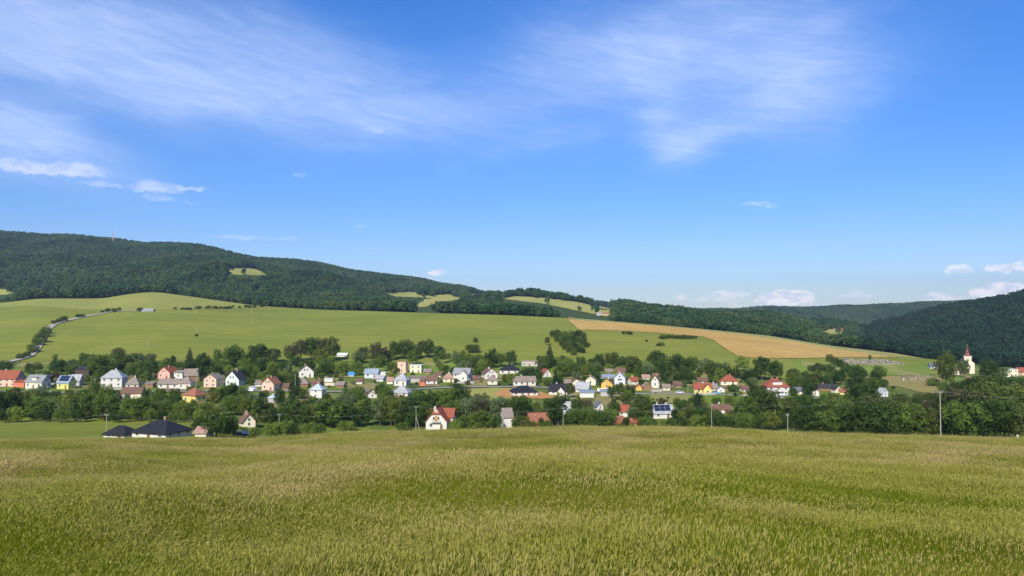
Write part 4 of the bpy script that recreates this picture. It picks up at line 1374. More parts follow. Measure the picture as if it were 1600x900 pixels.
    # ---- far farms on the hills
    far = [(716, 724, 468, 463, 'white', 'red', 'tiny far farmhouse at the edge of the upland meadow'), (932, 941, 493, 488, 'pale', 'grey', 'tiny pale farm shed beyond the field crest'),
           (942, 950, 493, 488, 'cream', 'orange', 'tiny cream farmhouse right of the pale farm shed'), (1303, 1308, 517, 513, 'white', 'orange', 'white house of the far hamlet at its meadow'),
           (1310, 1319, 518, 513, 'orange', 'red', 'orange house of the far hamlet'), (1327, 1331, 510, 506, 'white', 'grey', 'tiny white house above the far hamlet'),
           (1358, 1364, 519, 514, 'white', 'lightgrey', 'white house at the foot of the far valley'), (1335, 1339, 515, 511, 'white', 'rose', 'tiny white house right of the far hamlet'),
           (888, 896, 500, 496, 'white', 'orange', 'tiny far roof above the left tip of the grain field')]
    for x0, x1, b, t, wl, rf, lb in far:
        h(x0, x1, b, t, 'gs', wl, rf, lb, lb, chim=0, win=True, ymin=1000, ymax=3200, floors=1, door=False)
    h(220, 239, 487, 482.5, 'gs', 'steel', 'lightgrey', 'the field barn', 'long pale barn on the upper field beside a round tree', chim=0, win=False, ymin=600, ymax=1250, cat='barn', name='barn')


build_village()
FOOT = []
for o in COL.objects:
    pass


# ------------------------------------------------------------------ church
def build_church():
    p = at(1524, 585, 400, 760)
    m = p.y / F
    root = empty('church', (p.x, p.y + 10, p.z), R(-24))
    tag(root, 'yellow village church with red pointed spire among dark trees', 'church')
    HOUSES.append((1514, 1534, 538, 585, 'the church', p.y))
    top = (585 - 541) * m
    wm = paint('church_plaster', (0.72, 0.63, 0.42), 0.9, 0.1, 0.4)
    wh = paint('church_trim', (0.78, 0.74, 0.66), 0.9, 0.08)
    rm = roof_mat((0.24, 0.08, 0.065), 'tile')
    tw = 2.5
    th = top * 0.60
    MB().box(-tw, tw, -tw, tw, -3, th).build('tower', wm, root)
    c = MB().box(-tw - .35, tw + .35, -tw - .35, tw + .35, th + .003, th + .5).box(-tw - .2, tw + .2, -tw - .2, tw + .2, th * .62, th * .62 + .35)
    for sx in (-1, 1):
        for sy in (-1, 1):
            c.box(sx * tw - .3, sx * tw + .3, sy * tw - .3, sy * tw + .3, 0, th * .618)
    c.build('cornice', wh, root)
    sp = MB()
    prof = [(tw + .5, th + .5), (tw * .8, th + 1.3), (tw * .52, th + 2.4), (tw * .42, th + 3.2), (tw * .55, th + 3.7), (tw * .34, th + 4.6), (0.06, top - 1.2)]
    n = 8
    v, f = [], []
    for k, (r, z) in enumerate(prof):
        for j in range(n):
            a = 2 * math.pi * (j + .5) / n
            v.append((r * 1.08 * math.cos(a), r * 1.08 * math.sin(a), z))
    for k in range(len(prof) - 1):
        for j in range(n):
            f.append((k * n + j, k * n + (j + 1) % n, (k + 1) * n + (j + 1) % n, (k + 1) * n + j))
    f.append(tuple(range(n - 1, -1, -1)))
    f.append(tuple(range((len(prof) - 1) * n, len(prof) * n)))
    sp.add(v, f)
    spire = sp.build('spire', rm, root)
    MB().box(-.08, .08, -.08, .08, top - 1.3, top + .9).box(-.45, .45, -.07, .07, top + .3, top + .46).build('cross', paint('gilt', (.5, .35, .08), .4, .1, metal=.6), spire)
    for ang in (0, 90, 180, 270):
        a = R(ang)
        q = MB()
        q.prism([(-.55, th * .70), (.55, th * .70), (.55, th * .84), (.3, th * .88), (-.3, th * .88), (-.55, th * .84)], 'y', -tw - .06, -tw + .01)
        o = q.build('belfry_window', M['frame_brown'], root)
        o.rotation_euler = (0, 0, a)
        cl = MB()
        cl.prism([(math.cos(k * math.pi / 8) * .75, th * .53 + math.sin(k * math.pi / 8) * .75) for k in range(16)], 'y', -tw - .08, -tw + .01)
        o = cl.build('clock_face', wh, root)
        o.rotation_euler = (0, 0, a)
    nl, nw, ne, nr = 18, 5.2, 8.0, 12.5
    MB().prism([(-nw, -3), (nw, -3), (nw, ne), (0, nr - .15), (-nw, ne)], 'y', tw + .01, nl).build('nave', wm, root)
    rf = MB()
    for s in (-1, 1):
        k = (nr - ne) / nw
        rf.slab([(s * (nw + .5), tw + .3, ne - .5 * k + .2), (s * (nw + .5), nl + .5, ne - .5 * k + .2), (0, nl + .5, nr + .2), (0, tw + .3, nr + .2)], .22)
    rf.build('nave_roof', rm, root)
    for s in (-1, 1):
        for k in range(4):
            y = 5 + k * 3.5
            a = MB()
            a.prism([(y - .6, 2.5), (y + .6, 2.5), (y + .6, 5.6), (y + .3, 6.2), (y - .3, 6.2), (y - .6, 5.6)], 'x', s * nw - .02 * s, s * nw + .07 * s)
            a.build('nave_window', M['glass'], root)
    MB().box(-.9, .9, -tw - .09, -tw + .01, 0, 3.0).build('church_door', M['door'], root)


build_church()
# ------------------------------------------------------------------ trees and bushes
SCRUB = []
KEEP = set()
TREES = []   # root, px, base, top, kind-word, tone, y, wpx
SHAPE_WORD = {'round': 'rounded broadleaf tree', 'belt': 'bushy broadleaf tree', 'tall': 'slender broadleaf tree', 'bush': 'low bush', 'spruce': 'pointed spruce', 'column': 'narrow columnar tree'}
TONE_WORD = {'dark': 'dark green', 'mid': 'mid green', 'light': 'light green', 'grey': 'grey green', 'brown': 'brownish', 'spruce': 'blackish green', 'copper': 'copper red'}
CATS = {'bush': 'bush'}
rt = random.Random(11)


def blocks(px, base, top, wpx, lim):
    """would this tree hide a house that the photo shows?"""
    for x0, x1, t, b, s, y in HOUSES:
        if base < b - 0.5:
            continue
        ox = min(px + wpx / 2, x1) - max(px - wpx / 2, x0)
        oy = min(base, b) - max(top, t)
        if ox > 0 and oy > 0 and ox * oy > lim * (x1 - x0) * (b - t):
            return True
    return False


def inside(px, base):
    """base point stands inside the plan of a house"""
    for x0, x1, t, b, s, y in HOUSES:
        if x0 - 1 < px < x1 + 1 and b - 3.5 < base < b + .6:
            return True
    return False


def tree(px, base, top, shape='round', tone='mid', wpx=None, lim=0.5, ymin=195, ymax=1300, force=False):
    sh = shape if shape in SHAPES else shape + str(rt.randrange({'round': 6, 'belt': 4, 'tall': 3, 'bush': 3, 'spruce': 3, 'column': 1}[shape]))
    base_kind = sh.rstrip('0123456789')
    hp = base - top
    h0, w0 = SHAPES[sh][3], SHAPES[sh][4]
    if wpx is None:
        wpx = hp * w0 / h0 * rt.uniform(.9, 1.15)
    if not force and (blocks(px, base, top, wpx * .8, lim) or inside(px, base)):
        return None
    p = at(px, base, ymin, ymax)
    m = p.y / F
    hs, ws = hp * m / h0, wpx * m / w0
    if base_kind in ('belt', 'round', 'tall') and hp * m < 6.2:
        base_kind = 'bush'
    name = {'bush': 'bush', 'spruce': 'spruce_tree'}.get(base_kind, 'broadleaf_tree')
    root = empty(name, p, rt.uniform(0, 6.28))
    root.scale = (ws, ws, hs)
    tr = obj('trunk', SHAPES[sh][2], root)
    cr = obj('crown', crown_mesh(sh, tone), root)
    TREES.append([root, px, base, top, base_kind, tone, p.y, wpx])
    if lim >= 2:
        KEEP.add(root)
    return root


def row(x0, x1, base, top, gap, shapes, tones, jb=2.0, jt=3.5, lim=0.4, wf=None, **kw):
    x = x0
    while x <= x1:
        b = base if not callable(base) else base(x)
        t = top if not callable(top) else top(x)
        b2 = b + rt.uniform(-jb, jb)
        t2 = t + rt.uniform(-jt, jt)
        tree(x + rt.uniform(-.2, .2) * gap, b2, min(t2, b2 - 4), rt.choice(shapes), rt.choice(tones), (b2 - t2) * wf * rt.uniform(.85, 1.2) if wf else None, lim, **kw)
        x += gap * rt.uniform(.8, 1.2)


def build_trees():
    D, Mi, Lt, G, B = 'dark', 'mid', 'light', 'grey', 'brown'
    I = lambda pts: (lambda x: float(np.interp(x, [a for a, _ in pts], [b for _, b in pts])))
    # --- belt along the stream, left
    row(-150, 120, 653, I([(0, 612), (30, 614), (60, 620), (110, 628), (120, 622)]), 17, ['belt'], [D, Mi, Mi, G], lim=.3)
    row(118, 330, 656, I([(118, 614), (175, 611), (215, 622), (330, 630)]), 17, ['belt'], [D, Mi, Mi], lim=.3)
    row(6, 330, 660, I([(0, 636), (200, 640), (330, 642)]), 22, ['belt'], [Mi, D, Lt], lim=.3)
    row(330, 400, 650, I([(330, 622), (350, 610), (400, 622)]), 17, ['belt', 'round'], [Mi, D, G], lim=.3)
    row(325, 450, 632, 616, 18, ['belt', 'round'], [Mi, D], lim=.2)
    tree(338, 684, 645, 'belt', D, 48); tree(316, 676, 652, 'belt', D, 30); tree(358, 684, 656, 'belt', Mi, 26)
    row(402, 500, 684, I([(400, 664), (440, 656), (500, 660)]), 18, ['belt'], [Mi, D, Lt], lim=.3)
    row(400, 500, 668, I([(400, 640), (450, 632), (500, 640)]), 19, ['belt', 'round'], [D, Mi], lim=.3)
    tree(452, 664, 622, 'round', D, 46); tree(520, 668, 620, 'round', Mi, 62); tree(548, 668, 634, 'belt', D, 40); tree(497, 664, 628, 'belt', Mi, 40)
    tree(542, 673, 658, 'bush', Lt, 30); tree(228, 684, 670, 'belt', D, 14, force=True)
    # --- middle near
    row(575, 662, 667, I([(575, 630), (610, 618), (662, 624)]), 17, ['belt', 'round'], [Mi, D, G], lim=.25)
    row(600, 745, 652, I([(600, 622), (670, 609), (720, 606), (745, 624)]), 17, ['belt', 'round'], [D, Mi, G, G], lim=.25)
    row(712, 735, 660, 622, 18, ['belt', 'round'], [G, Mi], lim=.25)
    tree(714, 674, 655, 'belt', Lt, 22); tree(630, 673, 660, 'bush', Mi, 26)
    row(728, 782, 673, I([(728, 646), (755, 636), (782, 644)]), 15, ['belt', 'round'], [D, Mi, Lt], lim=.35)
    row(752, 762, 660, 622, 12, ['tall', 'round'], [B, D], lim=.35)
    row(778, 830, 655, I([(778, 618), (800, 620), (815, 617), (830, 632)]), 15, ['belt', 'round'], [D, Mi, G], lim=.35)
    row(802, 864, 668, I([(802, 640), (812, 644), (840, 656), (864, 655)]), 13, ['belt', 'bush'], [D, Mi], lim=.35)
    row(828, 864, 650, 636, 13, ['belt'], [D, Mi], lim=.25)
    tree(872, 668, 617, 'tall', D, 30); tree(866, 664, 634, 'belt', D, 26); tree(893, 668, 640, 'belt', D, 28)
    row(884, 965, 667, I([(884, 652), (900, 636), (930, 640), (965, 644)]), 15, ['belt'], [D, Mi, Mi, Lt], lim=.4)
    row(890, 965, 650, I([(890, 628), (920, 618), (950, 624), (965, 628)]), 14, ['belt', 'round'], [D, Mi, B], lim=.35)
    tree(1006, 655, 616, 'round', D, 30); tree(1035, 640, 620, 'tall', B, 16); tree(978, 634, 612, 'round', D, 20); tree(1090, 650, 611, 'spruce', 'spruce', 20)
    row(990, 1022, 666, 654, 11, ['bush', 'belt'], [Lt, Mi], lim=.35)
    row(1022, 1110, 668, I([(1022, 658), (1045, 655), (1080, 652), (1110, 646)]), 12, ['bush', 'belt'], [Lt, Mi, D], lim=.35)
    row(1054, 1112, 655, I([(1054, 640), (1080, 632), (1112, 634)]), 14, ['belt', 'round'], [D, Mi], lim=.35)
    tree(995, 664, 652, 'bush', 'copper', 16, force=True)
    row(1105, 1235, 671, I([(1105, 646), (1150, 648), (1200, 640), (1235, 652)]), 15, ['belt'], [Mi, D, D], lim=.35)
    row(1140, 1215, 656, I([(1140, 640), (1165, 618), (1180, 606), (1205, 604), (1215, 622)]), 13, ['belt', 'round', 'tall'], [D, B, Mi], lim=.3)
    row(1060, 1130, 632, 623, 20, ['bush', 'belt'], [D, Mi], lim=.3)
    # --- right hand wood at the meadow
    tree(1248, 676, 604, 'round', D, 56); tree(1236, 664, 622, 'tall', D, 26)
    row(1258, 1610, I([(1258, 680), (1400, 683), (1610, 687)]), I([(1258, 636), (1300, 640), (1350, 630), (1420, 626), (1440, 636), (1480, 640), (1520, 622), (1610, 630)]), 16, ['belt'], [D, D, D, Mi], lim=.35, wf=1.05)
    row(1250, 1610, I([(1250, 664), (1610, 668)]), I([(1250, 612), (1300, 622), (1340, 612), (1400, 622), (1440, 628), (1470, 622), (1500, 602), (1550, 596), (1610, 602)]), 16, ['belt', 'belt', 'tall'], [D, D, Mi, B], lim=.35)
    row(1240, 1430, I([(1240, 640), (1430, 642)]), I([(1240, 604), (1260, 610), (1330, 600), (1360, 592), (1400, 612), (1430, 622)]), 15, ['belt', 'round'], [D, Mi, Mi], lim=.3)
    row(1500, 1612, 640, I([(1500, 592), (1540, 584), (1612, 596)]), 16, ['belt', 'round', 'tall'], [D, D, Mi], lim=.3)
    # around the church
    tree(1478, 606, 548, 'round', D, 32); tree(1496, 590, 540, 'round', D, 40); tree(1462, 592, 556, 'belt', D, 26); tree(1506, 590, 560, 'belt', D, 16)
    tree(1546, 600, 558, 'round', D, 30); tree(1562, 600, 570, 'belt', Mi, 26); tree(1541, 612, 586, 'round', D, 20); tree(1524, 612, 586, 'tall', Mi, 13)
    tree(1474, 614, 594, 'belt', Mi, 18); tree(1457, 604, 590, 'belt', Mi, 18); tree(1590, 606, 586, 'belt', Mi, 26); tree(1578, 612, 592, 'belt', D, 26)
    row(1340, 1395, 608, I([(1340, 588), (1380, 594), (1400, 602)]), 13, ['belt', 'bush'], [D, Mi], lim=.3)
    # --- upper edge of the village, left to right
    for a in [(8, 586, 562, 'round', D, 24), (46, 584, 566, 'round', D, 14), (58, 582, 565, 'round', Mi, 16), (90, 587, 560, 'round', D, 28), (110, 587, 569, 'round', Mi, 18),
              (150, 588, 553, 'round', Mi, 30), (135, 586, 562, 'belt', D, 18), (189, 582, 551, 'round', D, 30), (170, 586, 558, 'belt', Mi, 24), (296, 582, 543, 'spruce', 'spruce', 20), (316, 584, 549, 'tall', D, 20),
              (307, 582, 560, 'belt', D, 20), (365, 582, 537, 'round', D, 36), (402, 578, 535, 'round', D, 38), (384, 592, 556, 'belt', Mi, 24), (400, 610, 566, 'round', Mi, 30),
              (428, 566, 543, 'round', D, 22), (415, 580, 555, 'belt', D, 22), (470, 565, 528, 'tall', B, 24), (486, 565, 525, 'round', D, 30), (503, 565, 526, 'tall', B, 24), (520, 565, 524, 'round', D, 24),
              (534, 564, 525, 'round', B, 28), (454, 566, 538, 'round', B, 20), (444, 584, 562, 'belt', D, 22), (567, 562, 541, 'round', D, 18), (560, 578, 556, 'tall', D, 14), (588, 570, 534, 'round', B, 24), (600, 566, 540, 'tall', B, 16),
              (620, 562, 532, 'round', D, 26), (636, 562, 529, 'round', D, 28), (658, 560, 530, 'tall', D, 18), (670, 560, 529, 'round', D, 22), (686, 562, 539, 'round', D, 18), (648, 562, 542, 'belt', D, 20),
              (610, 564, 546, 'belt', Mi, 16), (700, 566, 550, 'tall', G, 12), (712, 568, 548, 'round', G, 16), (739, 552, 537, 'round', D, 24), (743, 536, 527, 'round', D, 9), (728, 575, 556, 'belt', Mi, 20), (690, 588, 572, 'round', Mi, 16),
              (748, 578, 552, 'round', Mi, 22), (765, 576, 550, 'belt', D, 22), (782, 574, 550, 'round', Mi, 20), (798, 572, 547, 'round', D, 20), (815, 572, 549, 'round', D, 22), (832, 572, 553, 'belt', Mi, 18),
              (855, 540, 525, 'tall', D, 9), (859, 568, 538, 'spruce', 'spruce', 18), (862, 576, 560, 'belt', D, 20), (880, 572, 555, 'round', D, 16), (846, 570, 555, 'belt', D, 16), (848, 582, 566, 'round', B, 16),
              (906, 602, 567, 'spruce', 'spruce', 19), (868, 606, 576, 'spruce', 'spruce', 12), (880, 590, 566, 'belt', Mi, 24), (896, 588, 566, 'belt', Mi, 20), (908, 578, 556, 'round', D, 16), (924, 572, 560, 'round', D, 10),
              (936, 574, 552, 'round', D, 16), (955, 577, 549, 'round', D, 28), (973, 578, 556, 'round', D, 20), (990, 584, 556, 'round', D, 28), (1004, 580, 566, 'belt', Mi, 16), (1012, 584, 570, 'belt', Mi, 14),
              (1028, 574, 547, 'round', D, 30), (1042, 578, 560, 'belt', D, 18), (1057, 582, 552, 'round', D, 24), (1071, 584, 558, 'round', D, 20), (1050, 600, 578, 'round', D, 26), (1070, 600, 582, 'round', D, 28), (1090, 602, 580, 'belt', D, 22),
              (1040, 596, 574, 'belt', D, 20), (1100, 600, 586, 'belt', Mi, 18), (1112, 598, 584, 'belt', Mi, 16), (1145, 612, 600, 'belt', Mi, 18), (1160, 612, 598, 'belt', D, 18),
              (1190, 594, 555, 'round', D, 30), (1212, 594, 562, 'round', D, 26), (1173, 596, 578, 'belt', D, 22), (1236, 600, 576, 'tall', B, 16), (1246, 610, 586, 'belt', Mi, 24), (1268, 582, 570, 'belt', D, 12),
              (1280, 584, 566, 'round', D, 18), (1294, 588, 568, 'round', D, 20), (1296, 566, 553, 'belt', D, 12), (1304, 570, 557, 'belt', D, 13), (1312, 575, 560, 'belt', D, 14), (1321, 582, 566, 'belt', D, 14), (1332, 590, 572, 'round', D, 20), (1346, 592, 576, 'belt', D, 20),
              (1359, 565, 553, 'column', D, 5), (1362, 606, 588, 'belt', Mi, 22), (219, 487, 480, 'round', D, 11), (307, 526, 521, 'bush', D, 6)]:
        tree(*a, lim=.45)
    row(206, 292, 590, I([(206, 562), (250, 557), (292, 562)]), 13, ['belt', 'round'], [D, Mi, Mi], lim=.3)
    row(325, 352, 584, 562, 12, ['belt', 'round'], [D, Mi], lim=.3)
    row(514, 566, 586, 566, 11, ['belt', 'round'], [Mi, Lt, D], lim=.3)
    row(418, 460, 604, 582, 11, ['belt', 'round'], [Mi, D, Lt], lim=.25)
    row(880, 1010, 582, 570, 14, ['belt', 'bush'], [Mi, Lt, D], lim=.25)
    # heart shaped grove in the hillside field
    g = random.Random(3)
    outline = [(860, 522), (875, 519), (895, 519), (910, 524), (917, 533), (917, 544), (908, 553), (896, 556), (888, 551), (878, 541), (868, 531)]

    def inpoly(x, y, P):
        c = False
        for i in range(len(P)):
            (x1, y1), (x2, y2) = P[i], P[i - 1]
            if (y1 > y) != (y2 > y) and x < (x2 - x1) * (y - y1) / (y2 - y1) + x1:
                c = not c
        return c
    pts = []
    for yy in np.arange(525, 558, 4.2):
        for xx in np.arange(858, 920, 6.5):
            x, y = xx + g.uniform(-2, 2), yy + g.uniform(-1.4, 1.4)
            if inpoly(x, y, outline):
                pts.append((x, y))
    for x, y in pts:
        tree(x, y + 1.5, y - g.uniform(7, 10), 'belt', g.choice([D, D, Mi]), g.uniform(9, 13), lim=2)
    GROVE = len(pts)
    # bush strips in the fields and along the hill road
    for x0, x1, b, t, gp, wf in [(975, 988, 523, 517, 5, 1.3), (1032, 1090, 530, 523.5, 6, 1.5), (1010, 1014, 535, 531, 8, 1.2), (1029, 1037, 541, 535, 5, 1.3), (275, 300, 484, 480.5, 8, 2), (308, 360, 482.5, 478, 7, 1.7),
                                 (366, 400, 481.5, 477, 8, 1.6), (405, 414, 479.5, 475.5, 6, 1.5)]:
        row(x0, x1, b, t, gp, ['bush', 'belt'], [D, D, Mi], jb=.8, jt=1, lim=2, wf=wf)
    for a in [(32, 562, 552), (42, 559, 549), (48, 553, 542), (52, 551, 537), (58, 541, 527), (64, 536, 520), (69, 527, 513), (72, 522, 510), (84, 507, 500), (92, 505, 497), (100, 503, 493), (122, 497, 490), (129, 496, 490), (160, 489, 484), (168, 488, 481), (178, 488, 481), (186, 486, 480)]:
        tree(a[0], a[1], a[2], 'belt', rt.choice([D, D, Mi]), (a[1] - a[2]) * 1.2, lim=2)
    # garden hedgerow right of the village
    row(1085, 1150, I([(1085, 580), (1150, 586)]), I([(1085, 574), (1150, 580)]), 7, ['bush', 'belt'], [D, Mi], jb=1, jt=1.2, lim=.3)
    row(1155, 1185, I([(1155, 590), (1185, 612)]), I([(1155, 584), (1185, 605)]), 6, ['bush'], [D], jb=.6, jt=1, lim=.3)
    # gardens between the houses
    k = 0
    tries = 0
    while k < 150 and tries < 9000:
        tries += 1
        x = rt.uniform(-5, 1180)
        b = rt.uniform(582, 628)
        hp = rt.uniform(6, 17)
        if 605 < b < 617 or 720 < x < 800 and b > 603 or 770 < x < 870 and b > 608 or 990 < x < 1200 and b > 612:
            continue
        if tree(x, b, b - hp, rt.choice(['round', 'belt', 'tall', 'bush']), rt.choice([D, Mi, Mi, Lt, B if rt.random() < .3 else Mi]), lim=.08):
            k += 1
    def fill(x0, x1, b0, b1, h0, h1, n, shapes, tones, lim=.14):
        k = t = 0
        while k < n and t < n * 30:
            t += 1
            x, b = rt.uniform(x0, x1), rt.uniform(b0, b1)
            if 609 < b < 615 or (715 < x < 800 and 603 < b < 640) or (768 < x < 868 and b > 606 and b < 640):
                continue
            if tree(x, b, b - rt.uniform(h0, h1), rt.choice(shapes), rt.choice(tones), lim=lim):
                k += 1
    ALL = [D, D, Mi, Mi, G, Lt]
    fill(-5, 460, 618, 650, 12, 26, 75, ['belt', 'round'], ALL)
    fill(440, 770, 620, 662, 14, 30, 55, ['belt', 'round'], ALL)
    fill(770, 1230, 634, 664, 10, 24, 55, ['belt', 'round', 'bush'], ALL)
    fill(80, 770, 566, 602, 11, 27, 110, ['belt', 'round', 'tall'], ALL, .18)
    fill(760, 1180, 572, 606, 9, 22, 75, ['belt', 'round', 'bush'], ALL)
    fill(1230, 1385, 596, 645, 14, 28, 50, ['belt', 'round'], [D, D, Mi])
    fill(1385, 1500, 630, 650, 10, 20, 24, ['belt'], [D, D, Mi])
    fill(1500, 1610, 606, 650, 14, 30, 26, ['belt', 'round'], [D, D, Mi])
    fill(20, 1200, 584, 636, 3, 8, 190, ['bush', 'belt', 'round'], ALL + [B], .1)
    for a in [(831, 669, 657, 'belt', Mi, 16), (845, 668, 652, 'belt', D, 9), (853, 668, 658, 'bush', D, 12), (979, 668, 652, 'belt', D, 12), (969, 668, 661, 'bush', Mi, 12), (988, 669, 662, 'bush', Lt, 10), (776, 672, 648, 'belt', D, 18), (804, 671, 656, 'belt', D, 10),
              (364, 670, 648, 'belt', D, 16), (382, 676, 668, 'bush', Mi, 12), (1122, 655, 640, 'belt', D, 14), (708, 672, 656, 'belt', Lt, 12), (1192, 622, 606, 'belt', D, 12), (348, 634, 604, 'round', D, 20), (364, 640, 597, 'tall', D, 22), (379, 642, 602, 'round', Mi, 24), (396, 650, 612, 'round', G, 26), (334, 640, 608, 'tall', Mi, 18), (436, 636, 606, 'round', D, 18), (955, 622, 602, 'round', D, 15), (968, 624, 596, 'tall', Mi, 16), (984, 624, 600, 'round', D, 17),
              (1176, 640, 598, 'tall', D, 18), (1192, 646, 602, 'round', D, 22), (1206, 650, 612, 'belt', Mi, 20), (892, 622, 596, 'tall', D, 14), (1240, 624, 604, 'belt', D, 14)]:
        tree(*a, force=True)
    # past about 300 of a kind the smallest in view are one mass of scrub
    global SCRUB
    for kd in (('round', 'belt', 'tall', 'column'), ('bush',)):
        ts = sorted([t for t in TREES if t[4] in kd], key=lambda t: -(t[2] - t[3]) * t[7] - (1e6 if t[0] in KEEP else 0))
        SCRUB += ts[295:]
    mass = {}
    for T in SCRUB:
        TREES.remove(T)
        ch = [c for c in T[0].children if c.name.startswith('crown')][0]
        mass.setdefault(ch.data.name, (ch.data, []))[1].append((tuple(T[0].location), tuple(T[0].scale), tuple(T[0].rotation_euler)))
        for c in list(T[0].children):
            bpy.data.objects.remove(c)
        bpy.data.objects.remove(T[0])
    if mass:
        pr = [loose('scrub', d) for d, _ in mass.values()]
        pt, sc_, ro_, ix = [], [], [], []
        for i, (d, l) in enumerate(mass.values()):
            for a, b, c in l:
                pt.append(a); sc_.append(b); ro_.append(c); ix.append(i)
        gn_scatter('scrub', pt, sc_, ro_, ix, pr, 'small scrub filling the gaps between the larger trees and gardens', 'scrub')
    # label every one by its look and what it stands beside
    seen = {}
    order = sorted(TREES, key=lambda t: t[1])
    for T in order:
        root, px, base, top, kind, tone, y, wpx = T
        hp = base - top
        size = 'tall' if hp * y / F > 12 else ('small' if hp * y / F < 5.5 else '')
        best, bd = None, 1e9
        for x0, x1, t, b, s, hy in HOUSES:
            if hy > 1000:
                continue
            dx = max(x0 - px, px - x1, 0)
            d = dx + 1.3 * abs(b - base)
            if d < bd:
                best, bd = (x0, x1, t, b, s), d
        x0, x1, t, b, s = best
        word = SHAPE_WORD[kind]
        if base < 556 and (px < 200 and base > 480):
            where = 'beside the hill road at the left'
        elif inpoly(px, base, [(850, 515), (925, 515), (925, 560), (850, 560)]) and hp < 16:
            where = 'in the grove in the hillside field'
        elif base < 556:
            where = 'standing in the open hillside field'
        elif 1240 < px and base > 640:
            where = 'in the dark wood right of the meadow edge'
        elif px < 335 and 640 < base < 664:
            where = 'in the stream belt at the left'
        elif bd < 90:
            if px < x0: rel = 'left of'
            elif px > x1: rel = 'right of'
            elif base > b: rel = 'in front of'
            else: rel = 'behind'
            where = rel + ' ' + s
        else:
            where = 'in the tree line along the meadow edge'
        stem = ' '.join((size + ' ' + TONE_WORD[tone] + ' ' + word + ' ' + where).split())
        if len(stem.split()) > 11:
            stem = stem.replace('broadleaf ', '').replace(' the ', ' ', 1) if len(stem.split()) > 13 else stem.replace('broadleaf ', '')
        T.append(stem)
        seen.setdefault(stem, []).append(T)
    ORD = ['first', 'second', 'third', 'fourth', 'fifth', 'sixth', 'seventh', 'eighth', 'ninth', 'tenth', 'eleventh', 'twelfth', 'thirteenth', 'fourteenth', 'fifteenth', 'sixteenth', 'seventeenth', 'eighteenth', 'nineteenth', 'twentieth']
    for stem, Ts in seen.items():
        for i, T in enumerate(Ts):
            lb = stem
            if len(Ts) > 1:
                lb = ('leftmost ' if i == 0 else 'rightmost ' if i == len(Ts) - 1 else (ORD[i] if i < 20 else str(i + 1) + 'th') + ' from left, ') + stem
            tag(T[0], lb, {'bush': 'bush'}.get(T[4], 'tree'), {'bush': 'bushes in the valley', 'spruce': 'spruces in the village'}.get(T[4], 'broadleaf trees in the valley'))
    from collections import Counter
    print('trees', Counter(t[4] for t in TREES))


build_trees()


# ------------------------------------------------------------------ power poles and cables
M['polewood'] = paint('weathered_pole', (0.33, 0.30, 0.25), 0.9, 0.2, 2)
M['ceramic'] = paint('insulator', (0.55, 0.53, 0.50), 0.4, 0.1)
M['cable'] = paint('cable', (0.25, 0.25, 0.24), 0.6, 0.05)


def pole(px, base, top, label, y=None, lean=0.0, arm=1.3, r=0.11, braced=False, ymin=195, ymax=1300, name='utility_pole'):
    if y is None:
        p = at(px, base, ymin, ymax)
    else:
        t, s = tan_of(px, base)
        p = Vector((t * y, y, float(zfun(t * y, y))))
    t, s = tan_of(px, top)
    h = s * p.y - p.z
    root = empty(name, p)
    tag(root, label, 'pole', 'power poles')
    MB().tube([(0, 0, -1.0), (0, 0, h * .5), (lean, 0, h)], [r * 1.15, r, r * .8], 8).build('post', M['polewood'], root)
    a = MB().box(lean - arm / 2, lean + arm / 2, -.06, .06, h - .55, h - .43).build('crossarm', M['polewood'], root)
    tips = []
    for k in (-.46, .46):
        q = (lean + k * arm, 0, h - .429)
        MB().tube([q, (q[0], 0, q[2] + .12), (q[0], 0, q[2] + .25)], [.05, .08, .04], 6).build('insulator', M['ceramic'], a)
        tips.append(p + Vector((q[0], 0, q[2] + .25)))
    if braced:
        MB().tube([(1.6, 0, -.8), (.15, 0, h * .55)], .11, 6).build('brace', M['polewood'], root)
    return tips


def span(A, B, sag, labels, r=0.012):
    for k in (0, 1):
        a, b = A[k], B[k]
        pts = []
        for i in range(25):
            t = i / 24
            q = a.lerp(b, t)
            q.z -= sag * 4 * t * (1 - t)
            pts.append(q - a)
        o = MB().tube(pts, r, 4).build('power_cable', M['cable'], None, a)
        tag(o, labels[k], 'cable', 'overhead power cables')


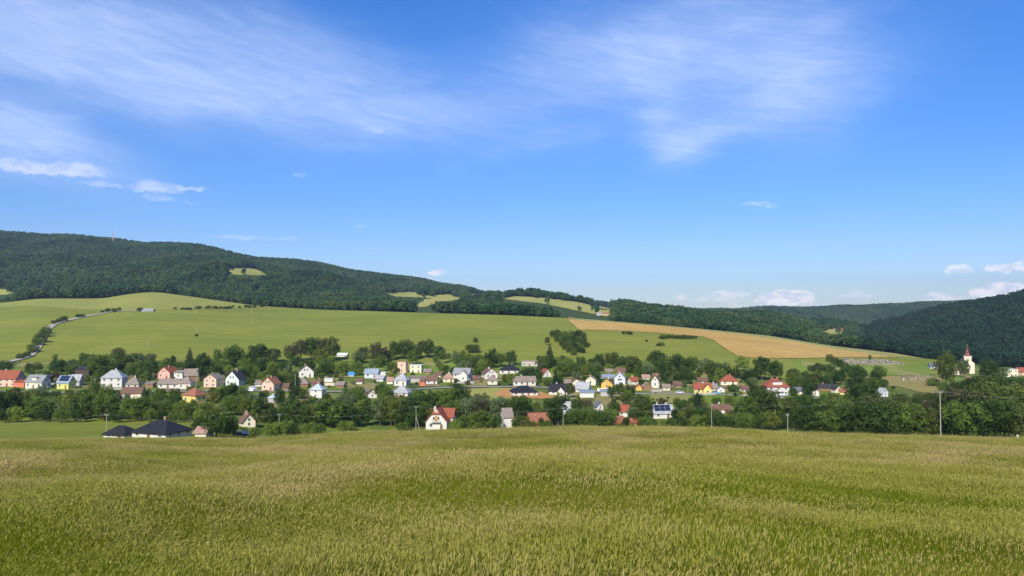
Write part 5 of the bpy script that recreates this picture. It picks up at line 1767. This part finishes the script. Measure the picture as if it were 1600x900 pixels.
def build_poles():
    P = [pole(-160, 670, 655, 'pole outside the left edge carrying the valley line', y=235),
         pole(166, 684, 646, 'pale wooden pole left of the small black roofed bungalow', y=225),
         pole(436, 670, 646, 'pole half hidden by trees left of the bushy stream bank', y=258),
         pole(650, 672, 634, 'tall pale pole left of the red roofed house at the meadow', y=283, braced=True),
         pole(880, 668, 636, 'pole in the dark trees right of the orange tiled roof', y=285),
         pole(1112, 669, 631, 'pole among hedge trees left of the brown red roof', y=270),
         pole(1470, 682, 610, 'tall pale pole in front of the dark wood at right', y=196, r=.13),
         pole(1760, 690, 604, 'pole outside the right edge carrying the valley line', y=190)]
    nm = ['the left edge', 'the bungalow pole', 'the stream bank', 'the red roofed house', 'the orange roof', 'the hedge trees', 'the dark wood']
    for i in range(len(P) - 1):
        span(P[i], P[i + 1], 2.2, ['upper power cable running right from ' + nm[i], 'lower power cable running right from ' + nm[i]])
    pole(636, 668, 643, 'short leaning pole just left of the tall pale pole', y=292, lean=.3)
    pole(1231, 676, 646, 'slim grey pole before the dark gap in the right trees', y=200, arm=.6, r=.1)
    pole(1211, 650, 632, 'grey pole below the large red roofed villa', y=310, arm=.8)
    for px, b, t, lb in [(307, 614, 580, 'tall village pole beside the pale cottage'), (461, 610, 584, 'village pole beside the wooden hip roofed shed'), (583, 610, 592, 'village pole before the blue grey roofed house'),
                         (1028, 612, 598, 'village pole beside the narrow white house'), (1075, 614, 600, 'village pole left of the pale yellow house'), (148, 608, 592, 'village pole left of the tall white house'), (229, 611, 594, 'village pole right of the grey brown cottage'),
                         (995, 645, 626, 'pole above the garden hedge right of the dull red roof')]:
        pole(px, b, t, lb, arm=1.0, r=.12)
    for i, (px, b, t) in enumerate([(142, 560, 545), (231, 543, 530), (203, 497, 487), (307, 526, 513), (306.5, 491, 478), (393, 509, 497), (393.5, 490, 477), (471, 493, 482)]):
        lb = ['field pole just above the dark barn', 'field pole halfway up the slope right of the hill road', 'field pole near the pale field barn', 'field pole with a small bush at its foot',
              'field pole at the bush line on the slope', 'lower field pole of the pair near the wood', 'upper field pole of the pair near the wood', 'field pole near the wood, rightmost on the hill'][i]
        pole(px, b, t, lb, arm=1.4, r=.2)


build_poles()


# ------------------------------------------------------------------ mast on the ridge
def build_mast():
    p = at(176, 381, 1800, 2900)
    h = 15.5 * p.y / F + 10
    root = empty('radio_mast', p)
    tag(root, 'thin red and white lattice radio mast on the forest ridge', 'mast')
    n = 9
    red, wht = paint('mast_red', (.50, .10, .07), .6), paint('mast_white', (.75, .74, .72), .6)
    for k in range(n):
        z0, z1 = h * k / n, h * (k + 1) / n
        w0, w1 = 2.0 - 1.5 * k / n, 2.0 - 1.5 * (k + 1) / n
        m = MB()
        for sx in (-1, 1):
            for sy in (-1, 1):
                m.tube([(sx * w0, sy * w0, z0), (sx * w1, sy * w1, z1)], .28, 4)
        for s in (-1, 1):
            m.tube([(-w0, s * w0, z0), (w1, s * w1, z1)], .14, 4).tube([(w0, s * w0, z0), (-w1, s * w1, z1)], .14, 4)
            m.tube([(s * w0, -w0, z0), (s * w1, w1, z1)], .14, 4).tube([(s * w0, w0, z0), (s * w1, -w1, z1)], .14, 4)
        m.build('lattice_section', red if k % 2 == 0 else wht, root)
    MB().tube([(0, 0, h), (0, 0, h + 7)], .16, 6).build('antenna', wht, root)


build_mast()


# ------------------------------------------------------------------ cemetery
def build_cemetery():
    rg = random.Random(21)
    tones = [paint('gravestone', c, .6, .15, 2) for c in ((.28, .27, .25), (.18, .17, .16), (.38, .36, .34), (.11, .10, .10), (.30, .22, .18))]
    protos_ = []
    for k, mt in enumerate(tones):
        slab = MB().box(-.55, .55, -1.1, 1.1, -.4, .32)
        w = .45 + .1 * (k % 3)
        head = MB().prism([(-w, .325), (w, .325), (w, 1.1 + .12 * k), (w * .5, 1.3 + .12 * k), (-w * .5, 1.3 + .12 * k), (-w, 1.1 + .12 * k)], 'y', .85, 1.08)
        protos_.append((slab.mesh('grave_slab', mt), head.mesh('headstone', tones[(k + 2) % 5])))

    def lot(quad, nx, ny, keep, lb, gp):
        (xa, ya), (xb, yb), (xc, yc), (xd, yd) = quad      # top-left, top-right, bottom-right, bottom-left
        for i in range(ny):
            for j in range(nx):
                if rg.random() > keep:
                    continue
                u, v = (j + rg.uniform(-.25, .25)) / (nx - 1), (i + rg.uniform(-.12, .12)) / (ny - 1)
                px = (xa + (xb - xa) * u) * (1 - v) + (xd + (xc - xd) * u) * v
                rw = (ya + (yb - ya) * u) * (1 - v) + (yd + (yc - yd) * u) * v
                p = at(px, rw, 350, 790)
                sm, hm = rg.choice(protos_)
                root = empty('grave', p, rg.uniform(-.2, .2) + math.pi * (rg.random() < .0))
                s = rg.uniform(.65, 1.0)
                root.scale = (s, s, s * rg.uniform(.9, 1.2))
                obj('grave_slab', sm, root)
                obj('headstone', hm, root)
                tag(root, lb, 'grave', gp)
    lot([(1313, 562.5), (1385, 564.0), (1416, 570.0), (1322, 571.5)], 34, 6, .95, 'grave with stone slab in the upper hillside cemetery', 'graves of the upper cemetery')
    lot([(1404, 588), (1448, 587), (1458, 594), (1412, 596)], 15, 4, .6, 'grave with stone slab in the lower cemetery on dry grass', 'graves of the lower cemetery')
    # rusty brown clipped hedge behind the graves
    m = paint('hedge_brown', (.10, .06, .035), 1, .4, 2)


build_cemetery()


# ------------------------------------------------------------------ garden walls, cars, timber
def garden_wall(xa, xb, rw, h, mat, label, name='garden_wall'):
    a, b = at(xa, rw, 250, 620), at(xb, rw, 250, 620)
    d = b - a
    root = empty(name, a, math.atan2(d.y, d.x))
    tag(root, label, 'wall')
    ln = Vector((d.x, d.y)).length
    n = max(2, int(ln / 2.8))
    for k in range(n):
        MB().box(ln * k / n + .3, ln * (k + 1) / n, -.1, .1, -.8, h).build('panel', mat, root)
    for k in range(n + 1):
        MB().box(ln * k / n, ln * k / n + .3 - .004, -.16, .16, -.8, h + .18).build('pillar', mat, root)


CARPROTO = {}


def car(px, rw, yaw, color, label, ymin=195, ymax=620):
    p = at(px, rw, ymin, ymax)
    root = empty('parked_car', p + Vector((0, 0, .46)), R(yaw))
    tag(root, label, 'car', 'cars in the village')
    pm = paint('car_paint', color, .3, .05, 1, spec=.5)
    body = MB().prism([(-2.1, .28), (2.1, .28), (2.15, .62), (1.95, .82), (1.05, .92), (-1.7, .95), (-2.12, .82)], 'y', -.86, .86).build('body', pm, root)
    MB().prism([(-1.65, .953), (1.0, .923), (.45, 1.42), (-1.2, 1.46)], 'y', -.72, .72).build('cabin', M['glass'], root)
    MB().prism([(-1.22, 1.463), (.47, 1.423), (.40, 1.48), (-1.1, 1.52)], 'y', -.70, .70).build('car_roof', pm, root)
    for sx in (-1.3, 1.32):
        for sy in (-.80, .80):
            w = MB().tube([(sx, sy - .1, .32), (sx, sy + .1, .32)], .32, 12).build('wheel', paint('rubber', (.02, .02, .02), .9), root)
            MB().tube([(sx, sy - .11, .32), (sx, sy + .11, .32)], .18, 8).build('rim', M['rail'], w)
    for sy in (-.6, .6):
        MB().box(2.10, 2.17, sy - .16, sy + .16, .60, .74).build('headlight', M['frame'], root)
        MB().box(-2.15, -2.08, sy - .14, sy + .14, .66, .82).build('tail_light', paint('tail_red', (.4, .02, .02), .3), root)


def build_small():
    garden_wall(933, 957, 611, 1.5, paint('wall_cream', (.70, .64, .52), .9), 'long cream garden wall before the orange house')
    garden_wall(501, 522, 602.5, 1.5, paint('wall_pink', (.66, .50, .42), .9), 'long pale pink wall below the small white garage')
    garden_wall(1155, 1172, 620, 1.2, paint('wall_white', (.66, .65, .62), .9), 'low white wall by the road right of the yellow house')
    garden_wall(551, 567, 615, 1.3, paint('wall_grey', (.40, .40, .39), .9), 'grey concrete wall at the road left of the white gable cottage')
    garden_wall(1196, 1234, 622, 1.6, paint('wall_white', (.66, .65, .62), .9), 'white terrace wall below the large red roofed villa')
    fw, fg = paint('fence_wood', (.22, .15, .09), .9, .25, 2), paint('fence_grey', (.36, .35, .33), .9, .2, 2)
    for xa, xb, rw, mt, lb in [(150, 192, 609, fg, 'grey fence before the tall white hip roofed house'), (244, 280, 610, fw, 'brown fence before the long white bungalow'), (40, 60, 610, fg, 'grey fence before the cream dormer house'),
                               (318, 342, 609, fw, 'brown fence before the unfinished peach house'), (410, 436, 614, fw, 'brown fence before the peach gable house'), (484, 508, 625, fg, 'grey fence before the white cube house'),
                               (664, 686, 603, fw, 'brown fence before the maroon roofed bungalow'), (708, 740, 599, fg, 'grey fence below the big white house'), (800, 838, 606, fw, 'brown fence below the long white farmhouse'),
                               (1018, 1034, 612, fg, 'grey fence before the narrow white house'), (1086, 1118, 618, fg, 'grey fence before the pale yellow house'), (1128, 1156, 605, fw, 'brown fence below the cream red hipped house')]:
        garden_wall(xa, xb, rw, 1.15, mt, lb, 'garden_fence')
    for a in [(376, 684, 10, (.02, .025, .04), 'dark blue car parked before the cream house in the trees', 195, 300), (386, 684, 4, (.025, .025, .03), 'black car right of the dark blue parked car', 195, 300),
              (1118, 617, 8, (.16, .38, .50), 'light blue car beside the road near the yellow house'), (1062, 616, 2, (.62, .62, .62), 'white car driving on the village road'),
              (716, 605.5, 4, (.10, .11, .13), 'grey car on the road below the big white house'), (1226, 624, 6, (.66, .66, .64), 'white car parked below the large red roofed villa'),
              (63, 611, 80, (.45, .46, .48), 'silver car in the lane by the cream dormer house'), (566, 612, 3, (.12, .16, .22), 'blue grey car on the road left of the white gable cottage')]:
        car(*a)
    # timber stack left of the roadside house
    p = at(612, 626, 250, 500)
    root = empty('timber_stack', p, R(14))
    tag(root, 'stack of brown sawn timber below the light grey hip roof', 'timber')
    rg = random.Random(4)
    for k in range(8):
        for j in range(7):
            MB().box(-3.2 + rg.uniform(-.2, .2), 3.2 + rg.uniform(-.2, .2), j * .30 - 1, j * .30 + .26 - 1, k * .26, k * .26 + .2).build('board', paint('sawn_wood', (.40, .23, .13), .9, .3, 1), root)
    # stone marker post at the right edge
    p = at(1590, 688, 195, 300)
    root = empty('marker_post', p)
    tag(root, 'small pale marker post before the dark trees at the right edge', 'post')
    MB().box(-.3, .3, -.12, .12, -.5, 1.7).build('post', M['plaster'], root)
    MB().box(-.34, .34, -.16, .16, 1.703, 1.82).build('cap', M['stone'], root)


build_small()


# ------------------------------------------------------------------ tall meadow grass
def blade_set(rng, n, hmin, hmax, wid, rad, lean, droop=.12):
    """curved tapering blades, three segments each"""
    a = rng.random(n) * 6.283
    r = rad * np.sqrt(rng.random(n))
    b = np.stack([r * np.cos(a), r * np.sin(a), np.zeros(n)], 1)
    h = rng.uniform(hmin, hmax, n)
    la = rng.random(n) * 6.283
    ld = np.stack([np.cos(la), np.sin(la)], 1) * (lean * rng.random(n) * h)[:, None] + np.array([0.10, 0.02]) * h[:, None]
    sa = rng.random(n) * 3.1416
    side = np.stack([np.cos(sa), np.sin(sa), np.zeros(n)], 1) * wid
    V, Fq = [], []
    for k, (t, w) in enumerate(((0, 1.0), (.4, .9), (.75, .55), (1.0, .12))):
        c = b.copy()
        c[:, 2] += h * (t - droop * t * t)
        c[:, :2] += ld * (t ** 1.9)
        V.append(c - side * w)
        V.append(c + side * w)
    V = np.stack(V, 1).reshape(-1, 3)
    o = (np.arange(n) * 8)[:, None]
    Fq = np.concatenate([o + np.array([2 * k, 2 * k + 1, 2 * k + 3, 2 * k + 2]) for k in range(3)], 0)
    tip = b.copy()
    tip[:, 2] += h * (1 - droop)
    tip[:, :2] += ld
    dirn = np.stack([ld[:, 0], ld[:, 1], h * .55], 1)
    dirn /= np.linalg.norm(dirn, axis=1, keepdims=True)
    return V, Fq, tip, dirn


def heads(rng, tip, dirn, ln, wd):
    """loose seed head: crossed narrow rhombs along the stalk end"""
    n = len(tip)
    V, Q = [], []
    for k in range(3):
        s = rng.normal(size=(n, 3))
        s = np.cross(dirn, s)
        s /= np.linalg.norm(s, axis=1, keepdims=True)
        l = ln * rng.uniform(.7, 1.25, n)[:, None]
        o = dirn * l * (k * .32) + s * wd * .4
        V.append(np.stack([tip + o - dirn * l * .35, tip + o + s * wd * .55, tip + o + dirn * l * .55, tip + o - s * wd * .55], 1))
    V = np.concatenate(V, 0).reshape(-1, 3)
    return V, np.arange(len(V)).reshape(-1, 4)


def grass_mats():
    out = []
    for nm, lush, dry, tr in (('grass_blade', (0.185, 0.235, 0.008), (0.330, 0.310, 0.040), .40), ('grass_seed', (0.310, 0.305, 0.050), (0.54, 0.410, 0.180), .3)):
        m, nt, b = new_mat(nm)
        t = grass_tone()
        oi = nt.nodes.new('ShaderNodeObjectInfo')
        rnd = E(oi.outputs['Random'])
        col = mixc((t + (rnd - 0.5) * 0.55).clamp(), lush, dry)
        col = mixc(ramp(E.op('FRACT', rnd * 9.7), .3, 1.0) * .4, col, tuple(q * .55 for q in lush))
        nt.links.new(col, b.inputs['Base Color'])
        b.inputs['Roughness'].default_value = .65
        b.inputs['Specular IOR Level'].default_value = .12
        ts = nt.nodes.new('ShaderNodeBsdfTranslucent')
        nt.links.new(col, ts.inputs['Color'])
        mx = nt.nodes.new('ShaderNodeMixShader')
        mx.inputs[0].default_value = tr
        nt.links.new(b.outputs[0], mx.inputs[1])
        nt.links.new(ts.outputs[0], mx.inputs[2])
        nt.links.new(mx.outputs[0], nt.nodes['Material Output'].inputs[0])
        out.append(m)
    return out


def build_grass():
    gm = grass_mats()
    rng = np.random.default_rng(17)
    protos_ = []
    for k in range(6):
        v1, f1, t1, d1 = blade_set(rng, 84, .30, .74, .0034, .28, .85, .34)
        ns = (40, 30, 18, 10, 4, 2)[k]
        v2, f2, t2, d2 = blade_set(rng, ns, .55, .92, .0016, .30, .50, .18)
        v3, f3 = heads(rng, t2, d2, .075, .011)
        V = np.concatenate([v1, v2, v3])
        Q = np.concatenate([f1, f2 + len(v1), f3 + len(v1) + len(v2)])
        mi = np.concatenate([np.zeros(len(f1)), np.zeros(len(f2)), np.ones(len(f3))])
        protos_.append(loose('grass_clump', mesh_np('grass_clump', V, Q, gm, mi)))
    P, S, Rr = [], [], []
    for y0, y1, dens, wx, hz in ((1.0, 16, 44, .9, 1.0), (16, 36, 20, 1.2, 1.0), (36, 80, 6.5, 2.0, .92), (80, 172, 2.2, 3.2, .82)):
        tm = .82
        n = int(tm * (y1 ** 2 - y0 ** 2) * dens)
        t = rng.uniform(-tm, tm, n)
        y = np.sqrt(rng.uniform(y0 ** 2, y1 ** 2, n))
        x = t * y
        # growth varies in drifts
        gr = .86 + .30 * np.sin(x / 3.1 + 1.7 * np.sin(y / 4.3)) * np.sin(y / 5.2 + x / 9.0) + .10 * np.sin(x / 1.1 + y / .9)
        z = zfun(x, y) - .02
        P.append(np.stack([x, y, z], 1))
        s = rng.uniform(.8, 1.2, n)
        S.append(np.stack([wx * s, wx * s, hz * gr * rng.uniform(.85, 1.15, n)], 1))
        # drifts laid over by the wind
        ly = .10 + .16 * np.sin(x / 2.3 + 1.9 * np.sin(y / 3.7)) * np.sin(y / 2.9 + x / 6.0)
        lx = -.06 + .14 * np.sin(x / 3.9 + y / 2.2 + 1.5 * np.sin(x / 5.0))
        Rr.append(np.stack([rng.normal(0, .08, n) + lx, rng.normal(0, .09, n) + ly, rng.uniform(-.9, .9, n)], 1))
    P, S, Rr = map(np.concatenate, (P, S, Rr))
    # seed heads stand in drifts; elsewhere leafy tufts
    X, Y = P[:, 0], P[:, 1]
    dr = np.sin(X / 5.3 + 1.6 * np.sin(Y / 6.1) + .8) * np.sin(Y / 4.4 + X / 13.0) + .55 * np.sin(X / 2.1 + Y / 1.7 + 2 * np.sin(Y / 8.0))
    dr = dr + np.interp(Y, [8, 14, 22, 40], [-1.25, -.75, -.1, .35]) + .35 * np.clip(X / np.maximum(Y, 1), -.6, .6)
    PK = np.clip(np.round(2.5 - 2.1 * dr + rng.normal(0, .9, len(P))), 0, 5).astype(int)
    gn_scatter('meadow_grass', P, S, Rr, PK, protos_, 'tall seeding meadow grass covering the whole foreground slope', 'grass')
    print('grass clumps', len(P))
    # scattered flowers
    ym, wm_, st = paint('yellow_petal', (.75, .55, .03), .6), paint('white_petal', (.50, .49, .38), .7), paint('flower_stem', (.10, .16, .03), .8)
    fp = []
    for mt in (ym, wm_):
        s = MB().tube([(0, 0, 0), (.01, 0, .3), (.03, 0, .60)], [.004, .003, .002], 4)
        b = MB()
        for k in range(6):
            a = k * math.pi / 3
            c, d = math.cos(a), math.sin(a)
            b.slab([(.03, 0, .60), (.03 + .028 * c - .012 * d, .028 * d + .012 * c, .612), (.03 + .045 * c, .045 * d, .606), (.03 + .028 * c + .012 * d, .028 * d - .012 * c, .612)], .004)
        fp.append((s.mesh('stem', st), b.mesh('bloom', mt)))
    rg = random.Random(8)
    for i in range(20):
        y = rg.uniform(6.5, 14)
        x = rg.uniform(-.68, .68) * y
        k = 0 if rg.random() < .6 else 1
        root = empty('wildflower', (x, y, float(zfun(x, y))), rg.uniform(0, 6.28))
        sc = rg.uniform(.3, .5)
        root.scale = (sc, sc, 1.0)
        root.rotation_euler.x = rg.uniform(.1, .5)
        obj('stem', fp[k][0], root)
        obj('bloom', fp[k][1], root)
        tag(root, ('small yellow wildflower' if k == 0 else 'small white wildflower') + ' among the foreground meadow grass', 'flower', ('yellow' if k == 0 else 'white') + ' wildflowers in the meadow')


build_grass()


# ------------------------------------------------------------------ air
def build_haze():
    b = MB().box(-9000, 9000, -9000, 9000, -140, 420)
    m = bpy.data.materials.new('haze_air')
    m.use_nodes = True
    nt = m.node_tree
    nt.nodes.clear()
    o = nt.nodes.new('ShaderNodeOutputMaterial')
    v = nt.nodes.new('ShaderNodeVolumePrincipled')
    v.inputs['Color'].default_value = (0.62, 0.80, 1.0, 1)
    v.inputs['Density'].default_value = 0.00007
    v.inputs['Anisotropy'].default_value = 0.2
    nt.links.new(v.outputs[0], o.inputs['Volume'])
    h = b.build('haze', m)
    tag(h, 'thin blue summer haze filling the valley', 'haze', kind='stuff')


HAZE = True
if HAZE:
    build_haze()
